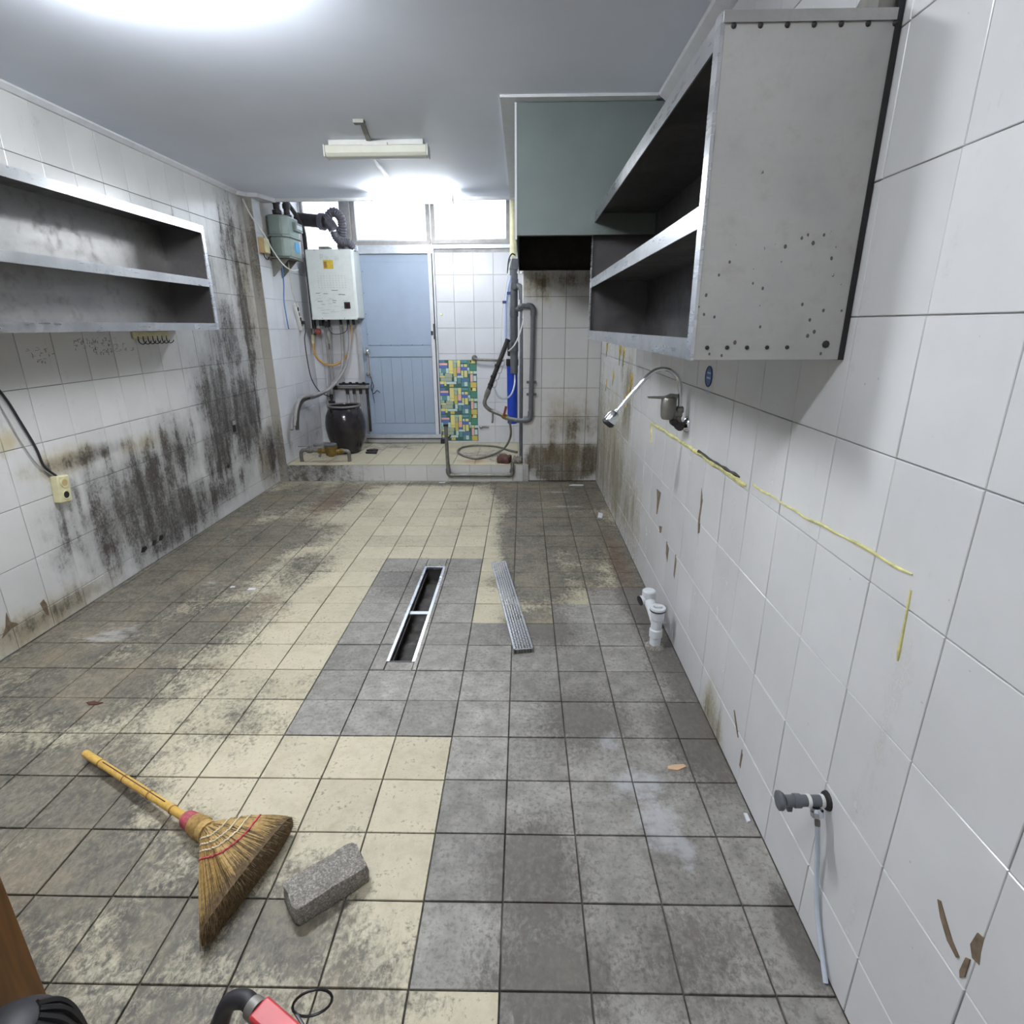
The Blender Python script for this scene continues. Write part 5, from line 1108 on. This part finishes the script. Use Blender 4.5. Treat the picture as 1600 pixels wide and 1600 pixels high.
hose('clear tube hanging down the right wall from the chrome stop cock', [(.656, .98, .322), (.664, .975, .26), (.670, .965, .18), (.671, .94, .11), (.67, .90, .05), (.667, .86, .006)], .0055, 'clear_vinyl', 'drip_tube', 'tube')

# ------------------------------------------------------------------ white drain trap at the foot of the right wall
t = thing('drain_trap', 'white plastic waste pipe with screw caps standing at the right wall', 'waste pipe', (.60, 2.24, 0))
obj('pipe', MB().cyl((.598, 2.24, 0), (.598, 2.24, .17), .0245, 22), 'pvc_white', t)
obj('lower_socket', MB().lathe([(.0245, .045), (.029, .05), (.029, .085), (.0245, .09)], (.598, 2.24, 0), (0,0,1), 22), 'pvc_white', t)
obj('upper_socket', MB().lathe([(.0245, .135), (.030, .14), (.031, .175), (.03, .18)], (.598, 2.24, 0), (0,0,1), 22), 'pvc_white', t)
obj('gasket', MB().lathe([(.034, .178), (.036, .181), (.034, .185)], (.598, 2.24, 0), (0,0,1), 22), 'black', t)
cp = obj('screw_cap', MB().lathe([(.035, .185), (.036, .19), (.034, .195), (.02, .196), (.018, .19)], (.598, 2.24, 0), (0,0,1), 22), 'pvc_white', t)
obj('cap_grip', MB().box((.582, 2.235, .188), (.614, 2.245, .2)), 'pvc_white', cp)
obj('branch', MB().tube([(.597, 2.25, .12), (.595, 2.29, .135), (.592, 2.33, .15), (.59, 2.36, .155), (.588, 2.38, .17), (.588, 2.38, .20)], .025, 16), 'pvc_white', t)
obj('branch_socket', MB().lathe([(.028, .16), (.031, .165), (.031, .205), (.026, .21), (.02, .208)], (.588, 2.38, 0), (0,0,1), 22), 'pvc_white', t)
obj('side_outlet', MB().cyl((.588, 2.38, .165), (.548, 2.37, .16), .022, 16), 'pvc_white', t); obj('outlet_mouth', MB().cyl((.549, 2.3705, .16), (.544, 2.369, .159), .0235, 16), 'black', t)
obj('mortar_ring', MB().lathe([(.045, 0), (.04, .006), (.027, .012)], (.598, 2.24, -.001), (0,0,1), 16), 'paver', t)

# ------------------------------------------------------------------ near left corner: wooden cabinet, black roll; extinguisher
t = thing('wooden_cabinet', 'brown wooden cabinet at the near left edge of the picture', 'cabinet', (-1.2, .5, 0))
obj('side_panel', MB().box((-.978, .12, 0), (-.958, .752, .86)), 'wood', t, bevel=.002)
obj('side_panel', MB().box((-1.46, .12, 0), (-1.44, .752, .86)), 'wood', t, bevel=.002)
obj('back_panel', MB().box((-1.44, .735, .05), (-.978, .745, .86)), 'wood', t)
obj('top', MB().box((-1.47, .10, .86), (-.95, .76, .885)), 'wood', t, bevel=.003)
obj('plinth', MB().box((-1.44, .16, 0), (-.978, .18, .06)), 'wood', t)
dr_ = obj('door', MB().box((-1.44, .105, .06), (-.978, .12, .855)), 'wood', t, bevel=.002)
obj('knob', MB().lathe([(.006, 0), (.006, .012), (.014, .016), (.012, .026)], (-1.02, .105, .55), (0,-1,0), 14), 'chrome', dr_)
t = thing('rubber_roll', 'black ribbed rubber roll standing before the wooden cabinet', 'rubber roll', (-.80, .585, 0))
obj('body', MB().lathe([(.085, 0), (.09, .02), (.086, .2), (.082, .26), (.07, .305), (.045, .335), (.015, .345)], (-.815, .565, 0), (0,0,1), 30), 'black_rubber', t, angle=70)
for k in range(9): a = -1.2+k*.28; obj('rib', MB().tube([(-.815+.089*math.cos(a), .565+.089*math.sin(a), .05), (-.815+.086*math.cos(a), .565+.086*math.sin(a), .22), (-.815+.074*math.cos(a), .565+.074*math.sin(a), .298), (-.815+.045*math.cos(a), .565+.045*math.sin(a), .334)], .006, 6), 'black', t)
t = thing('fire_extinguisher', 'red fire extinguisher with a black hose at the bottom edge of the picture', 'fire extinguisher', (-.308, .492, 0))
ex, ey = -.308, .492
obj('cylinder', MB().lathe([(.05, 0), (.055, .006), (.055, .29), (.05, .325), (.034, .35), (.02, .36), (.018, .375)], (ex, ey, 0), (0,0,1), 28), 'red', t, angle=50)
obj('base_ring', MB().lathe([(.056, 0), (.058, .004), (.058, .02), (.056, .024)], (ex, ey, 0), (0,0,1), 28), 'black', t)
obj('valve', MB().cyl((ex, ey, .37), (ex, ey, .43), .016, 14), 'chrome', t)
ld = Vector((-.87, .49, 0)).normalized(); lw = Vector((-ld.y, ld.x, 0))
obj('carry_handle', MB().obox(Vector((ex, ey, .425))-ld*.035, ld, lw, (0,0,1), .07, .013, .006), 'red_dark', t, bevel=.003)
obj('squeeze_lever', MB().obox(Vector((ex, ey, .456))+ld*.012, ld, lw, (0,0,1), .065, .0165, .012), 'red', t, bevel=.004)
obj('ferrule', MB().cyl(Vector((ex, ey, .452))+ld*.077, Vector((ex, ey, .450))+ld*.093, .0155, 16), 'galv', t)
q = Vector((ex, ey, .45))+ld*.09
obj('hose', MB().tube([q, q+ld*.02+Vector((0,0,.002)), q+ld*.045+lw*.012+Vector((0,0,-.012)), q+ld*.052+lw*.03+Vector((0,0,-.06)), q+ld*.045+lw*.045+Vector((0,0,-.15)), q+ld*.02+lw*.05+Vector((0,0,-.28)), q+ld*.0+lw*.05+Vector((0,0,-.34))], .0125, 12), 'black_rubber', t)
obj('pin_ring', MB().tube([Vector((ex+.004, ey+.052, .45))+Vector((.026*math.cos(a*.3307), .008*math.cos(a*.3307), .026*math.sin(a*.3307))) for a in range(20)], .002, 6, False), 'black', t)
obj('pin', MB().cyl((ex-.02, ey+.045, .442), (ex+.02, ey+.01, .442), .0025, 8), 'chrome', t)
obj('gauge', MB().lathe([(.014, 0), (.016, .004), (.016, .01), (.013, .012)], (ex+.012, ey+.016, .40), (.6,.8,0), 16), 'white_plastic', t)

# ------------------------------------------------------------------ small debris
def shard(name, x, y, pts, h, mat, label, cat, z=0):
    mb = MB(); n = len(pts); mb.v = [(x+a, y+b, z+h) for a, b in pts]+[(x+a*1.05, y+b*1.05, z) for a, b in pts]
    mb.f = [tuple(range(n))]+[(i, i+n, (i+1) % n+n, (i+1) % n) for i in range(n)]+[tuple(range(2*n-1, n-1, -1))]
    tag(obj(name, mb, mat, org=(x, y, z), smooth=False), label, cat)
shard('tile_chip', .505, 1.495, [(-.03,-.008), (.0,-.012), (.032,.004), (.028,.014), (-.005,.012), (-.028,.004)], .005, plain('peach_chip', (206, 172, 140), .7), 'peach-coloured tile chip on the grey floor near the right wall', 'chip')
shard('tile_chip', .66, 1.30, [(-.005,-.016), (.006,-.012), (.006,.014), (-.004,.016)], .005, 'pvc_white', 'white tile chip at the foot of the right wall', 'chip')
shard('tile_chip', -1.50, 2.79, [(-.02,-.01), (.018,-.006), (.02,.01), (-.016,.012)], .005, 'pvc_white', 'white chip on the dark floor, larger one left of the trench', 'chip')
shard('tile_chip', -1.62, 2.82, [(-.012,-.008), (.012,-.004), (.01,.008), (-.01,.008)], .004, 'pvc_white', 'white chip on the dark floor, the one farther from the trench', 'chip')
shard('dry_leaf', -1.66, 1.80, [(-.03,.004), (-.01,-.01), (.02,-.008), (.035,.004), (.012,.006), (-.005,.014)], .004, plain('dry_leaf', (84, 50, 34), .8), 'brown dry leaf scrap on the dirty beige tiles at left', 'leaf')
shard('dry_leaf', -1.93, 1.66, [(-.015,.002), (-.004,-.006), (.014,-.002), (.012,.006), (-.006,.007)], .003, bpy.data.materials['dry_leaf'], 'small dark leaf crumb at the far left of the floor', 'leaf')
shard('paper_scrap', -.75, 5.02, [(-.03,-.006), (.02,-.01), (.03,.008), (-.02,.01)], .004, 'pvc_white', 'white paper scrap at the foot of the step', 'paper')
shard('paper_scrap', .585, 4.08, [(-.02,-.05), (.01,-.06), (.03,.03), (.0,.06)], .006, 'pvc_white', 'pale scrap on the floor at the far right wall', 'paper')
shard('paper_scrap', .48, 4.93, [(-.06,-.01), (.06,-.016), (.07,.012), (-.03,.016)], .006, 'pvc_white', 'white scrap on the black floor under the hood', 'paper')
